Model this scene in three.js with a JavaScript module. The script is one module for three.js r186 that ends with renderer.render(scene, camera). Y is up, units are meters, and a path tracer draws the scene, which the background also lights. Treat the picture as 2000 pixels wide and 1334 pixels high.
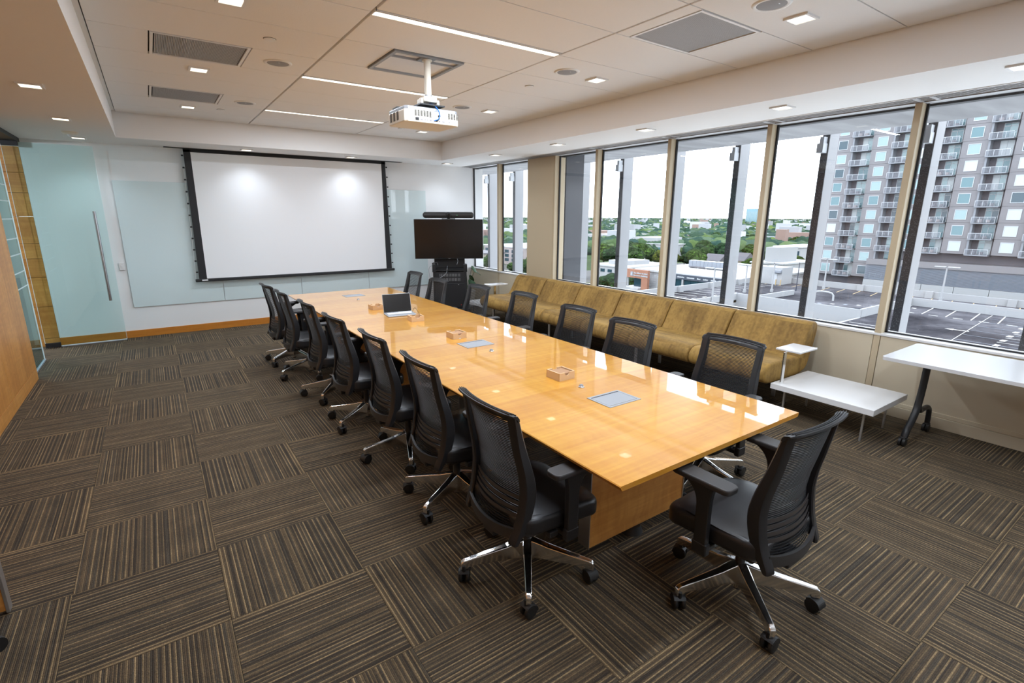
import * as THREE from 'three';
import { RoundedBoxGeometry } from 'three/addons/geometries/RoundedBoxGeometry.js';
import { mergeGeometries, toCreasedNormals } from 'three/addons/utils/BufferGeometryUtils.js';
import { FontLoader } from 'three/addons/loaders/FontLoader.js';
import { TextGeometry } from 'three/addons/geometries/TextGeometry.js';
import { RectAreaLightUniformsLib } from 'three/addons/lights/RectAreaLightUniformsLib.js';

// ---------------------------------------------------------------- camera, sky, exposure
const scene = new THREE.Scene();
const renderer = new THREE.WebGLRenderer({ antialias: true });
renderer.toneMapping = THREE.LinearToneMapping;
renderer.toneMappingExposure = 1.0;
renderer.shadowMap.enabled = true;
RectAreaLightUniformsLib.init();
const camera = new THREE.PerspectiveCamera(67.96, 2000 / 1334, 0.05, 9000);
{
  const yaw = 0.6087, pitch = 0.2431, roll = 0.0041;
  camera.position.set(0, 1.783, 0);
  camera.lookAt(Math.sin(yaw) * Math.cos(pitch), 1.783 - Math.sin(pitch), -Math.cos(yaw) * Math.cos(pitch));
  camera.rotateZ(roll);
}
scene.add(camera);
scene.background = new THREE.Color().setRGB(5.2, 5.7, 6.4);   // bright overcast sky
const WARM = new THREE.Color().setRGB(0.90, 1.0, 1.13);
const LED = new THREE.Color().setRGB(1, 0.92, 0.76);
const CAN_CD = 2.0, STRIP_NITS = 132;

// ---------------------------------------------------------------- helpers
function rng(seed) { let s = seed >>> 0; return () => { s = (s + 0x6D2B79F5) >>> 0; let t = s; t = Math.imul(t ^ (t >>> 15), t | 1); t ^= t + Math.imul(t ^ (t >>> 7), t | 61); return ((t ^ (t >>> 14)) >>> 0) / 4294967296; }; }
const R0 = rng(7);
const used = new Map();
function numbered(n) { const k = used.get(n) ?? -1; used.set(n, k + 1); return k < 0 ? n : n + '_' + String(k + 1).padStart(3, '0'); }
function prep(g) {
  if (g.index) g = g.toNonIndexed();
  for (const k of Object.keys(g.attributes)) if (!['position', 'normal', 'uv'].includes(k)) g.deleteAttribute(k);
  if (!g.attributes.normal) g.computeVertexNormals();
  if (!g.attributes.uv) g.setAttribute('uv', new THREE.BufferAttribute(new Float32Array(g.attributes.position.count * 2), 2));
  g.morphAttributes = {}; return g;
}
function uvBox(g) {
  const p = g.attributes.position, uv = new Float32Array(p.count * 2), a = new THREE.Vector3(), b = new THREE.Vector3(), c = new THREE.Vector3(), n = new THREE.Vector3();
  for (let i = 0; i < p.count; i += 3) {
    a.fromBufferAttribute(p, i); b.fromBufferAttribute(p, i + 1); c.fromBufferAttribute(p, i + 2);
    n.copy(b).sub(a).cross(c.clone().sub(a));
    const ax = Math.abs(n.x), ay = Math.abs(n.y), az = Math.abs(n.z), v = [a, b, c];
    for (let k = 0; k < 3; k++) {
      const q = v[k];
      const [s, t] = ay >= ax && ay >= az ? [q.x, q.z] : ax >= az ? [q.z, q.y] : [q.x, q.y];
      uv[(i + k) * 2] = s; uv[(i + k) * 2 + 1] = t;
    }
  }
  g.setAttribute('uv', new THREE.BufferAttribute(uv, 2)); return g;
}
function merge(gs) { return mergeGeometries(gs.flat().map(prep)); }
function geo(gs) { return uvBox(Array.isArray(gs) ? merge(gs) : prep(gs)); }
function mesh(name, gs, mat, parent) {
  const m = new THREE.Mesh(gs.isBufferGeometry && gs.userData.done ? gs : geo(gs), mat);
  m.geometry.userData.done = true; m.name = parent === scene ? numbered(name) : name; parent.add(m); return m;
}
function tag(o, label, category, group) { o.userData.label = label; o.userData.category = category; if (group) o.userData.group = group; return o; }
function thing(name, label, category, p = [0, 0, 0], turn = 0, group) {
  const o = new THREE.Group(); o.name = numbered(name); scene.add(o); o.position.set(...p); o.rotation.y = turn; return tag(o, label, category, group);
}
function struct(name, gs, mat) { const m = mesh(name, gs, mat, scene); m.userData.kind = 'structure'; return m; }
function structG(name) { const o = new THREE.Group(); o.name = numbered(name); o.userData.kind = 'structure'; scene.add(o); return o; }
function copyOf(o, p, turn, label) { const c = o.clone(); c.name = numbered(o.name.replace(/_\d{3}$/, '')); scene.add(c); c.position.set(...p); c.rotation.y = turn; c.userData = { ...o.userData }; if (label) c.userData.label = label; return c; }
// primitives
const bx = (x0, x1, y0, y1, z0, z1) => new THREE.BoxGeometry(Math.abs(x1 - x0), Math.abs(y1 - y0), Math.abs(z1 - z0)).translate((x0 + x1) / 2, (y0 + y1) / 2, (z0 + z1) / 2);
const rb = (x0, x1, y0, y1, z0, z1, r = 0.004, s = 2) => new RoundedBoxGeometry(Math.abs(x1 - x0), Math.abs(y1 - y0), Math.abs(z1 - z0), s, r).translate((x0 + x1) / 2, (y0 + y1) / 2, (z0 + z1) / 2);
const cyl = (r0, r1, h, x, y, z, n = 20) => new THREE.CylinderGeometry(r0, r1, h, n).translate(x, y, z);
const tube = (pts, r, n = 24, k = 8) => new THREE.TubeGeometry(new THREE.CatmullRomCurve3(pts.map((p) => new THREE.Vector3(...p))), n, r, k, false);
const lathe = (pts, n = 28) => new THREE.LatheGeometry(pts.map((p) => new THREE.Vector2(...p)), n);
function loft(rings, crease = 0.7) {
  const n = rings[0].length, pos = [], idx = [];
  for (const r of rings) for (const p of r) pos.push(...p);
  for (let i = 0; i < rings.length - 1; i++) for (let j = 0; j < n; j++) { const a = i * n + j, b = i * n + (j + 1) % n, c = a + n, d = b + n; idx.push(a, b, c, b, d, c); }
  for (const [base, flip] of [[0, true], [(rings.length - 1) * n, false]]) for (let j = 1; j < n - 1; j++) flip ? idx.push(base, base + j + 1, base + j) : idx.push(base, base + j, base + j + 1);
  const g = new THREE.BufferGeometry(); g.setAttribute('position', new THREE.Float32BufferAttribute(pos, 3)); g.setIndex(idx);
  // outward facing check
  g.computeBoundingBox(); g.computeVertexNormals();
  return toCreasedNormals(prep(g), crease);
}
function extr(pts, depth, bevel = 0, seg = 2, curve = false) {   // pts in (x,y), extruded along +z, centred on z
  let s;
  if (pts instanceof THREE.Shape) s = pts; else if (curve) { s = new THREE.Shape(); s.splineThru ; const c = new THREE.CatmullRomCurve3(pts.map((p) => new THREE.Vector3(p[0], p[1], 0)), true, 'centripetal'); s = new THREE.Shape(c.getPoints(pts.length * 6).map((v) => new THREE.Vector2(v.x, v.y))); } else s = new THREE.Shape(pts.map((p) => new THREE.Vector2(...p)));
  const g = new THREE.ExtrudeGeometry(s, { depth: depth - 2 * bevel, bevelEnabled: bevel > 0, bevelSize: bevel, bevelThickness: bevel, bevelSegments: seg, curveSegments: 10 });
  return g.translate(0, 0, -depth / 2 + bevel);
}
// ---------------------------------------------------------------- textures
function hash(x, y, s) { let h = Math.imul(x, 374761393) ^ Math.imul(y, 668265263) ^ Math.imul(s, 1442695041); h = Math.imul(h ^ (h >>> 13), 1274126177); return ((h ^ (h >>> 16)) >>> 0) / 4294967296; }
function vnoise(x, y, s, px, py) {
  const xi = Math.floor(x), yi = Math.floor(y), fx = x - xi, fy = y - yi, u = fx * fx * (3 - 2 * fx), v = fy * fy * (3 - 2 * fy);
  const w = (a, p) => p ? ((a % p) + p) % p : a;
  const h = (a, b) => hash(w(a, px), w(b, py), s);
  return (h(xi, yi) * (1 - u) + h(xi + 1, yi) * u) * (1 - v) + (h(xi, yi + 1) * (1 - u) + h(xi + 1, yi + 1) * u) * v;
}
function fbm(x, y, s, o = 4, px = 0, py = 0) { let a = 0.5, t = 0, f = 1; for (let i = 0; i < o; i++) { t += a * vnoise(x * f, y * f, s + i, px * f, py * f); a *= 0.5; f *= 2; } return t; }
function tex(w, h, fn, size, srgb = true) {
  const d = new Uint8Array(w * h * 4);
  for (let y = 0; y < h; y++) for (let x = 0; x < w; x++) { const c = fn(x / w, y / h, x, y), i = (y * w + x) * 4; d[i] = Math.max(0, Math.min(255, c[0])); d[i + 1] = Math.max(0, Math.min(255, c[1] ?? c[0])); d[i + 2] = Math.max(0, Math.min(255, c[2] ?? c[0])); d[i + 3] = 255; }
  const t = new THREE.DataTexture(d, w, h, THREE.RGBAFormat); t.wrapS = t.wrapT = THREE.RepeatWrapping; t.magFilter = THREE.LinearFilter; t.minFilter = THREE.LinearMipmapLinearFilter; t.generateMipmaps = true;
  if (srgb) t.colorSpace = THREE.SRGBColorSpace; if (size) t.repeat.set(1 / size[0], 1 / size[1]); t.needsUpdate = true; return t;
}
const mix = (a, b, t) => a.map((v, i) => v + (b[i] - v) * t);
function woodTex(dark, light, seed, size, opts = {}) {
  const { ripple = 0.25, leaf = 6, streak = 1 } = opts;
  return tex(512, 512, (u, v) => {
    const lv = Math.floor(v * leaf), tone = hash(lv, 3, seed) * 0.35;
    const g = fbm(u * 4 + lv * 7, v * 96, seed, 3, 4, 96), g2 = fbm(u * 2, v * 24, seed + 9, 3, 2, 24);
    const fig = fbm(u * 48 + g2 * 3, v * 8, seed + 20, 2, 48, 8);
    const t = Math.max(0, Math.min(1, 0.15 + streak * (g - 0.45) * 0.55 + g2 * 0.55 + tone - 0.15 + (fig - 0.37) * ripple));
    return mix(light, dark, t);
  }, size);
}
function rot90(t) { const c = t.clone(); c.rotation = Math.PI / 2; c.needsUpdate = true; return c; }
const noiseTex = tex(256, 256, (u, v) => { const n = fbm(u * 64, v * 64, 5, 3, 64, 64); return [n * 255, n * 255, n * 255]; }, [0.25, 0.25], false);
const std = (c, rough, o = {}) => new THREE.MeshStandardMaterial({ color: Array.isArray(c) ? new THREE.Color().setRGB(...c) : c, roughness: rough, ...o });
const phy = (c, rough, o = {}) => new THREE.MeshPhysicalMaterial({ color: Array.isArray(c) ? new THREE.Color().setRGB(...c) : c, roughness: rough, ...o });

function carpetTex(seed) {
  const r = rng(seed), N = 92, col = [];
  const pal = [[58, 50, 42], [72, 62, 50], [86, 74, 60], [78, 71, 63], [98, 84, 66]];
  let wait = 0;
  for (let i = 0; i < N; i++) { const lt = wait <= 0; if (lt) wait = 2 + Math.floor(r() * 3); else wait--; const c = lt ? mix([112, 97, 76], [160, 140, 110], r()) : pal[Math.floor(r() * pal.length)]; col.push(c); }
  const color = tex(512, 512, (u, v, x, y) => {
    const s = u * N, i = Math.floor(s) % N, f = s - Math.floor(s), edge = 0.55 + 0.45 * Math.sin(Math.PI * f);
    const n = vnoise(x / 1.6 + i * 31, y / 2.2, seed + 4), m = fbm(u * 6, v * 6, seed + 8, 2, 6, 6);
    return col[i].map((q) => q * (0.62 + 0.38 * edge) * (0.72 + 0.5 * n) * (0.85 + 0.3 * m) * 1.02);
  });
  const bump = tex(512, 512, (u, v, x, y) => { const s = u * N, i = Math.floor(s), f = s - i; const b = Math.sin(Math.PI * f) * 150 + 100 * vnoise(x / 1.6 + i * 31, y / 2.2, seed + 4); return [b, b, b]; }, null, false);
  return [color, bump];
}
const carpetMats = [11, 12, 13].map((s) => { const [c, b] = carpetTex(s); return phy([1.0, 0.94, 0.80], 0.95, { map: c, bumpMap: b, bumpScale: 0.003 }); });
const [cc, cb] = carpetTex(17); cc.repeat.set(1 / 0.61, 1 / 0.61);
const tableWood = woodTex([196, 126, 34], [228, 170, 68], 21, [1.2, 1.4], { ripple: 0.35, leaf: 5 });
const panelWood = woodTex([180, 112, 46], [228, 166, 88], 31, [1.0, 1.2], { ripple: 0.55, leaf: 4 });
const baseWood = woodTex([182, 108, 34], [214, 142, 58], 41, [0.8, 0.6], { ripple: 0.2, leaf: 3 });
const velvetTex = tex(512, 512, (u, v) => { const p = fbm(u * 18, v * 2, 3, 3, 18, 2), q = fbm(u * 40, v * 40, 8, 3, 40, 40), e = fbm(u * 5, v * 5, 12, 3, 5, 5); const t = Math.max(0, Math.min(1, 0.25 + (p - 0.45) * 1.1 + (q - 0.45) * 0.7 + (e - 0.45) * 1.1)); return mix([170, 134, 68], [110, 82, 36], t); }, [0.83, 0.83]);
const asphaltTex = tex(512, 512, (u, v) => { const a = fbm(u * 6, v * 6, 60, 5, 6, 6), b = fbm(u * 60, v * 60, 66, 2, 60, 60); const k = 96 + (a - 0.45) * 130 + (b - 0.4) * 40; return [k + 2, k, k + 6]; }, [40, 40]);
const concreteTex = tex(256, 256, (u, v) => { const a = fbm(u * 4, v * 24, 70, 4, 4, 24); const k = 190 + (a - 0.45) * 60; return [k, k, k + 3]; }, [3, 3]);

const M = {
  wall: std([0.87, 0.87, 0.87], 0.85, { bumpMap: noiseTex, bumpScale: 0.0004 }),
  beige: std([0.64, 0.555, 0.41], 0.6),
  metalBeige: std([0.58, 0.475, 0.32], 0.5),
  ceil: std([0.86, 0.85, 0.845], 0.9, { bumpMap: noiseTex, bumpScale: 0.0006 }),
  soffit: std([0.86, 0.855, 0.85], 0.85),
  dark: std([0.02, 0.02, 0.022], 0.7),
  reveal: std([0.10, 0.09, 0.08], 0.9),
  white: phy([0.82, 0.82, 0.82], 0.35, { clearcoat: 0.25, clearcoatRoughness: 0.2 }),
  whiteTop: phy([0.76, 0.76, 0.77], 0.22, { clearcoat: 0.5, clearcoatRoughness: 0.12 }),
  trim: std([0.80, 0.80, 0.80], 0.5),
  table: phy([1, 1, 1], 0.35, { map: tableWood, clearcoat: 1, clearcoatRoughness: 0.025 }),
  panel: phy([1, 1, 1], 0.42, { map: panelWood, clearcoat: 0.25, clearcoatRoughness: 0.3 }),
  panelV: phy([1, 1, 1], 0.42, { map: rot90(panelWood), clearcoat: 0.25, clearcoatRoughness: 0.3 }),
  base: phy([1, 1, 1], 0.4, { map: baseWood }),
  alu: std([0.72, 0.73, 0.75], 0.3, { metalness: 0.9 }),
  aluMatte: std([0.40, 0.42, 0.45], 0.5, { metalness: 0.5 }),
  chrome: std([0.9, 0.9, 0.9], 0.14, { metalness: 1 }),
  plastic: phy([0.018, 0.018, 0.020], 0.42, {}),
  plasticSoft: std([0.032, 0.030, 0.030], 0.5),
  slat: phy([0.05, 0.045, 0.045], 0.32),
  leather: phy([0.016, 0.016, 0.018], 0.4, { clearcoat: 0.12, clearcoatRoughness: 0.4 }),
  mesh: std([0.012, 0.012, 0.014], 0.6),
  rubber: std([0.012, 0.012, 0.012], 0.5),
  velvet: phy([1, 1, 1], 0.75, { map: velvetTex, sheen: 0.6, sheenColor: new THREE.Color(0.75, 0.68, 0.55), sheenRoughness: 0.4 }),
  screenFab: std([0.88, 0.88, 0.89], 0.9),
  blackFab: std([0.012, 0.012, 0.014], 0.6),
  tv: phy([0.008, 0.007, 0.007], 0.16, { clearcoat: 0.4, clearcoatRoughness: 0.2 }),
  blackMetal: std([0.015, 0.015, 0.016], 0.45),
  glassBoard: phy([0.70, 0.81, 0.82], 0.2, { clearcoat: 1, clearcoatRoughness: 0.015 }),
  pane: phy([0.97, 0.985, 0.98], 0, { transmission: 1, thickness: 0, ior: 1.5 }),
  doorGlass: phy([0.76, 0.90, 0.89], 0.02, { transmission: 1, thickness: 0, ior: 1.5 }),
  sideGlass: phy([0.30, 0.55, 0.60], 0.06, { transmission: 1, thickness: 0, ior: 1.5 }),
  film: std([0.70, 0.82, 0.82], 0.6),
  led: std([0.9, 0.9, 0.9], 0.5, { emissive: LED, emissiveIntensity: 3.2 }),
  can: std([0.9, 0.9, 0.9], 0.5, { emissive: LED, emissiveIntensity: 2.6 }),
  grille: std([0.42, 0.42, 0.43], 0.6, { metalness: 0.2 }),
  speaker: std([0.30, 0.30, 0.31], 0.7),
  cream: std([0.78, 0.74, 0.64], 0.5),
  ivory: phy([0.80, 0.75, 0.64], 0.4),
  bamboo: std([0.70, 0.46, 0.25], 0.5),
  bambooIn: std([0.76, 0.54, 0.33], 0.55),
  cork: std([0.42, 0.24, 0.13], 0.8),
  blue: std([0.03, 0.16, 0.5], 0.4),
};

// ================================================================ ROOM SHELL
const ZW = -9.25, XR = 5.40, XL = -1.25, ZN = 2.2, HS = 2.72, HC = 3.02;
// floor: slab with single carpet tiles laid quarter-turned
{
  const floor = struct('floor', bx(-5.2, 5.62, -0.2, -0.008, -21, ZN + 0.2), phy([1, 0.94, 0.80], 0.95, { map: cc, bumpMap: cb, bumpScale: 0.003 }));
  const S = 0.6096, x0 = -1.8971 * S, z0 = -4.7821 * S;
  const g = new THREE.BoxGeometry(S - 0.0016, 0.008, S - 0.0016); g.userData.done = true;
  const r = rng(3);
  for (let i = -1; i <= 10; i++) for (let j = -11; j <= 8; j++) {
    const x = x0 + (i + 0.5) * S, z = z0 + (j + 0.5) * S;
    if (i === 10 && x > 5.3) { }
    const m = new THREE.Mesh(g, carpetMats[Math.floor(r() * 3)]); m.name = 'carpet_tile'; floor.add(m);
    m.position.set(x, -0.004 + (r() - 0.5) * 0.0008, z);
    const lx = ((i + j) % 2 + 2) % 2 === 1;
    m.rotation.y = (lx ? Math.PI / 2 : 0) + (r() < 0.5 ? Math.PI : 0);
  }
}
// ceiling: dropped border and recessed panels
{
  const ceil = struct('ceiling', [
    bx(-5.2, -0.21, HS, 3.3, -21, ZN + 0.2), bx(4.345, 5.62, HS, 3.3, ZW - 0.2, ZN + 0.2), bx(-0.21, 4.345, HS, 3.3, ZW - 0.2, -8.41), bx(-0.21, 4.345, HS, 3.3, 1.1, ZN + 0.2),
    bx(-0.21, 4.345, HC + 0.06, 3.3, -8.41, 1.1)], M.soffit);
  const rows = [-8.395, -7.79, -7.17, -6.54, -5.92, -5.30, -4.67, -4.05, -3.44, -2.83, -2.22, -1.61, -1.0, -0.39, 0.22, 0.83, 1.09];
  const cols = [[-0.175, 1.315], [1.325, 2.832], [2.842, 4.34]];
  const gap = 0.008;
  const lightRows = new Set([-7.17, -5.30, -3.44, -1.61, 0.22]);
  const put = (x0, x1, z0, z1) => mesh('ceiling_panel', rb(x0 + gap / 2, x1 - gap / 2, HC, HC + 0.02, z0 + gap / 2, z1 - gap / 2, 0.003, 1), M.ceil, ceil);
  cols.forEach(([x0, x1], c) => rows.slice(0, -1).forEach((z0, k) => {
    let z1 = rows[k + 1], za = z0;
    if (c === 1) { if (lightRows.has(z1)) z1 -= 0.05; if (lightRows.has(z0)) za += 0.05; }
    const mid = (z0 + z1) / 2;
    if (c === 0 && (Math.abs(mid + 4.98) < 0.2 || Math.abs(mid + 6.85) < 0.2)) { put(x0, 0.17, za, z1); put(0.82, x1, za, z1); }
    else if (c === 0 && Math.abs(mid + 2.5) < 0.2) { put(x0, x1, za, z1); }
    else if (c === 2 && Math.abs(mid + 2.52) < 0.2) { put(x0, 2.97, za, z1); put(3.64, x1, za, z1); }
    else if (c === 1 && Math.abs(mid + 4.36) < 0.2) { put(x0, 1.715, za, z1); put(2.335, x1, za, z1); }
    else put(x0, x1, za, z1);
  }));
  mesh('plenum_board', bx(-0.205, 4.34, HC + 0.052, HC + 0.059, -8.405, 1.095), M.reveal, ceil);
  // suspended grid just above the panels: dark reveal lines
  mesh('grid_tee', [[1.32, 0], [2.837, 0]].map(([x]) => bx(x - 0.012, x + 0.012, HC + 0.021, HC + 0.05, -8.4, 1.1)), M.cream, ceil);
  mesh('edge_angle', [bx(-0.21, -0.178, HC + 0.012, HC + 0.03, -8.4, 1.1)], M.trim, ceil);
}
// far wall with wood base
{
  const w = struct('wall_back', [bx(-1.25, XR + 0.3, 0, HS + 0.02, ZW - 0.2, ZW)], M.wall);
  const jamb = [];
  const ys = [0, 0.11, 0.55, 0.95, 1.2, 1.4, 1.75, 2.05, 2.3, 2.62];
  for (let i = 0; i < ys.length - 1; i++) mesh('jamb_plank', rb(-1.47, -1.252, ys[i] + 0.002, ys[i + 1] - 0.002, ZW - 0.2, ZW, 0.002, 1), M.panel, w);
  struct('baseboard_back', [rb(-1.25, 3.3, 0, 0.105, ZW, ZW + 0.014, 0.003, 1), rb(3.302, XR, 0, 0.105, ZW, ZW + 0.014, 0.003, 1)], M.base);
}
// left wall: veneered wood with shadow gap above the base, then the glazed entrance
{
  const w = structG('wall_left');
  mesh('wall_core', bx(XL - 0.14, XL - 0.02, 0, HS + 0.02, -7.40, ZN + 0.2), M.dark, w);
  const zs = [-7.42, -6.2, -4.98, -3.76, -2.54, -1.32, -0.1, 1.1, ZN];
  for (let i = 0; i < zs.length - 1; i++) {
    mesh('veneer_panel', rb(XL - 0.022, XL, 0.128, HS, zs[i] + 0.001, zs[i + 1] - 0.001, 0.002, 1), M.panelV, w);
    mesh('base_panel', rb(XL - 0.022, XL, 0, 0.122, zs[i] + 0.001, zs[i + 1] - 0.001, 0.002, 1), M.panel, w);
  }
  mesh('end_cap', rb(XL - 0.16, XL - 0.001, 0, HS, -7.42, -7.40, 0.002, 1), M.panelV, w);
}
struct('trim_3', bx(XL - 0.14, XL + 0.02, 2.672, HS + 0.01, ZW, -7.425), M.blackMetal);
struct('wall_front', bx(XL - 0.2, XR + 0.3, 0, HS + 0.3, ZN, ZN + 0.15), M.wall);
// corridor beyond the entrance
{
  const c = structG('wall_corridor');
  mesh('end_wall', bx(-5.2, -1.4, 0, HS + 0.1, -20.2, -20), M.cream, c);
  mesh('side_wall', bx(-1.55, -1.42, 0, HS + 0.1, -20, ZW - 0.2), M.cream, c);
  mesh('side_wall', bx(-5.2, -5.05, 0, HS + 0.1, -20, ZN), M.cream, c);
  mesh('end_wall', bx(-5.2, XL - 0.14, 0, HS + 0.1, ZN - 0.1, ZN), M.cream, c);
  mesh('corridor_base', bx(-5.2, -1.42, 0, 0.1, -19.98, -19.96), M.beige, c);
}
for (const [z, l] of [[-10.5, 'round corridor lamp seen through the glass entrance'], [-15, 'farther round corridor lamp beyond the entrance'], [-6.5, 'corridor lamp behind the wood wall']]) {
  const t = thing('corridor_light', l, 'ceiling light', [-3.0, HS, z], 0, 'corridor lamps');
  mesh('lens', cyl(0.12, 0.12, 0.008, 0, -0.004, 0, 24), M.can, t); mesh('rim', lathe([[0.12, -0.001], [0.12, -0.012], [0.14, -0.012], [0.145, 0]], 24), M.trim, t);
  const p = new THREE.PointLight(WARM, 9, 0, 2); p.name = 'lamp'; p.position.set(0, -0.12, 0); p.shadow.radius = 5; t.add(p);
}
// window wall: beige panels, mullions, sill, column cover, glazing
{
  const w = structG('wall_right');
  const mul = [-8.22, -5.63, -4.355, -3.09, -1.82, -0.555, 0.71, 1.975], SILL = 0.745, GX = 5.492;
  const colA = -7.30, colB = -6.565;
  // lower wall panels between the mullion covers
  const edges = [ZW, -8.22, -6.93, -5.63, -4.355, -3.09, -1.82, -0.555, 0.71, 1.975, ZN];
  for (let i = 0; i < edges.length - 1; i++) mesh('wall_panel', rb(XR, XR + 0.22, 0.13, SILL - 0.02, edges[i] + (i ? 0.03 : 0), edges[i + 1] - 0.03, 0.003, 1), M.beige, w);
  mesh('panel_reveal', bx(XR + 0.012, XR + 0.22, 0.1, SILL - 0.03, ZW, ZN), M.reveal, w);
  for (const z of mul) { mesh('mullion', rb(XR - 0.006, GX + 0.01, SILL - 0.001, HS, z - 0.026, z + 0.026, 0.003, 1), M.metalBeige, w); mesh('mullion_base', rb(XR - 0.004, XR + 0.2, 0.13, SILL - 0.002, z - 0.026, z + 0.026, 0.003, 1), M.metalBeige, w); }
  mesh('column_cover', [rb(XR - 0.004, GX + 0.12, SILL - 0.3, HS, colA + 0.03, colB - 0.03, 0.004, 1), rb(XR - 0.002, GX + 0.12, SILL - 0.3, HS, colA, colA + 0.028, 0.004, 1), rb(XR - 0.002, GX + 0.12, SILL - 0.3, HS, colB - 0.028, colB, 0.004, 1)], M.metalBeige, w);
  mesh('window_sill', rb(XR - 0.012, GX + 0.12, SILL - 0.022, SILL, ZW, ZN, 0.004, 1), M.white, w);
  mesh('head_trim', bx(XR - 0.01, GX + 0.12, HS - 0.012, HS + 0.01, ZW, ZN), M.grille, w);
  struct('baseboard_right', [rb(XR - 0.02, XR + 0.05, 0, 0.098, ZW, ZN, 0.003, 1), rb(XR - 0.008, XR + 0.05, 0.1, 0.135, ZW, ZN, 0.003, 1)], M.beige);
  const bays = [[ZW, -8.22], [-8.22, colA], [colB, -5.63], [-5.63, -4.355], [-4.355, -3.09], [-3.09, -1.82], [-1.82, -0.555], [-0.555, 0.71], [0.71, 1.975], [1.975, ZN]];
  bays.forEach(([a, b], i) => {
    const win = structG('window_' + (i + 1));
    const za = a + (i === 0 || i === 2 ? 0 : 0.026), zb = b - (i === 1 ? 0 : 0.026);
    mesh('gasket', [bx(GX - 0.012, GX + 0.012, SILL, HS, za, za + 0.018), bx(GX - 0.012, GX + 0.012, SILL, HS, zb - 0.018, zb), bx(GX - 0.012, GX + 0.012, SILL, SILL + 0.012, za, zb)], M.dark, win);
    const p = mesh('pane', new THREE.PlaneGeometry(zb - za - 0.02, HS - SILL - 0.01).rotateY(-Math.PI / 2).translate(GX, (HS + SILL) / 2 + 0.005, (za + zb) / 2), M.pane, win);
  });
  mesh('inner_jamb', bx(GX + 0.02, GX + 0.1, HS - 0.03, HS + 0.3, ZW, ZN), M.dark, w);
}
// linear air slot above the windows
{
  const t = structG('trim_1');
  mesh('slot_recess', bx(5.20, 5.385, HS - 0.003, HS + 0.004, ZW + 0.02, ZN), M.dark, t);
  for (let k = 0; k < 4; k++) mesh('slot_blade', bx(5.215 + k * 0.042, 5.228 + k * 0.042, HS - 0.008, HS - 0.002, ZW + 0.02, ZN), M.grille, t);
  for (const z of [-8.1, -6.9, -5.55, -4.27, -3.0, -1.74, -0.47]) mesh('slot_coupler', [bx(5.20, 5.385, HS - 0.010, HS - 0.003, z - 0.07, z - 0.04), bx(5.20, 5.385, HS - 0.010, HS - 0.003, z + 0.04, z + 0.07)], M.grille, t);
  mesh('slot_edge', bx(5.185, 5.20, HS - 0.006, HS + 0.002, ZW + 0.02, ZN), M.trim, t);
}

// ================================================================ CEILING FITTINGS
function bars(w, d, t, h, y) { return [bx(-w / 2, w / 2, y, y + h, -d / 2, -d / 2 + t), bx(-w / 2, w / 2, y, y + h, d / 2 - t, d / 2), bx(-w / 2, -w / 2 + t, y, y + h, -d / 2 + t, d / 2 - t), bx(w / 2 - t, w / 2, y, y + h, -d / 2 + t, d / 2 - t)]; }
function downlight(x, y, z, label, group) {
  const t = thing('ceiling_downlight', label, 'downlight', [x, y, z], 0, group);
  mesh('frame', bars(0.155, 0.155, 0.016, 0.012, -0.012), M.trim, t);
  mesh('lens', bx(-0.062, 0.062, -0.005, -0.002, -0.062, 0.062), M.can, t);
  const l = new THREE.SpotLight(WARM, CAN_CD, 0, 1.15, 1, 2); l.name = 'lamp'; l.position.set(0, -0.02, 0); l.target.position.set(0, -1, 0); l.target.name = 'aim'; l.shadow.radius = 4; t.add(l); t.add(l.target);
}
const G1 = 'square downlights in the ceiling panels', G2 = 'square downlights in the dropped border';
[[0.53, -5.58, 'square downlight in left ceiling bay beside the nearer grey grille'], [0.55, -7.5, 'square downlight in left ceiling bay near the far border'], [0.57, -3.74, 'square downlight in left ceiling bay cut by the top edge'], [3.6, -1.94, 'square downlight beside the nearest round speaker on the right'], [3.6, -3.8, 'square downlight beside the middle round speaker, right ceiling bay'], [3.58, -5.63, 'square downlight right of the projector in right ceiling bay'], [3.58, -7.53, 'square downlight under the projector outline, far right ceiling bay']].forEach(([x, z, l]) => downlight(x, HC, z, l, G1));
[[-0.6, -5.46, 'nearest downlight in the left border over the wood wall'], [-0.6, -7.12, 'middle downlight in the left border by the entrance'], [-0.6, -8.72, 'far left border downlight next to the smoke detector'], [1.32, -8.8, 'left of two border downlights above the projection screen'], [2.88, -8.83, 'right of two border downlights above the projection screen'], [4.66, -8.8, 'border downlight in the corner above the television'], [4.63, -7.12, 'window border downlight in front of the beige column'], [4.64, -5.6, 'window border downlight above the far half of the sofa'], [4.66, -4.1, 'window border downlight above the middle of the sofa'], [4.70, -2.6, 'window border downlight above the near sofa end'], [4.68, -1.05, 'window border downlight cut by the right picture edge'], [-0.6, -3.8, 'left border downlight outside the picture'], [-0.6, -2.1, 'left border downlight beside the camera']].forEach(([x, z, l]) => downlight(x, HS, z, l, G2));

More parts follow.
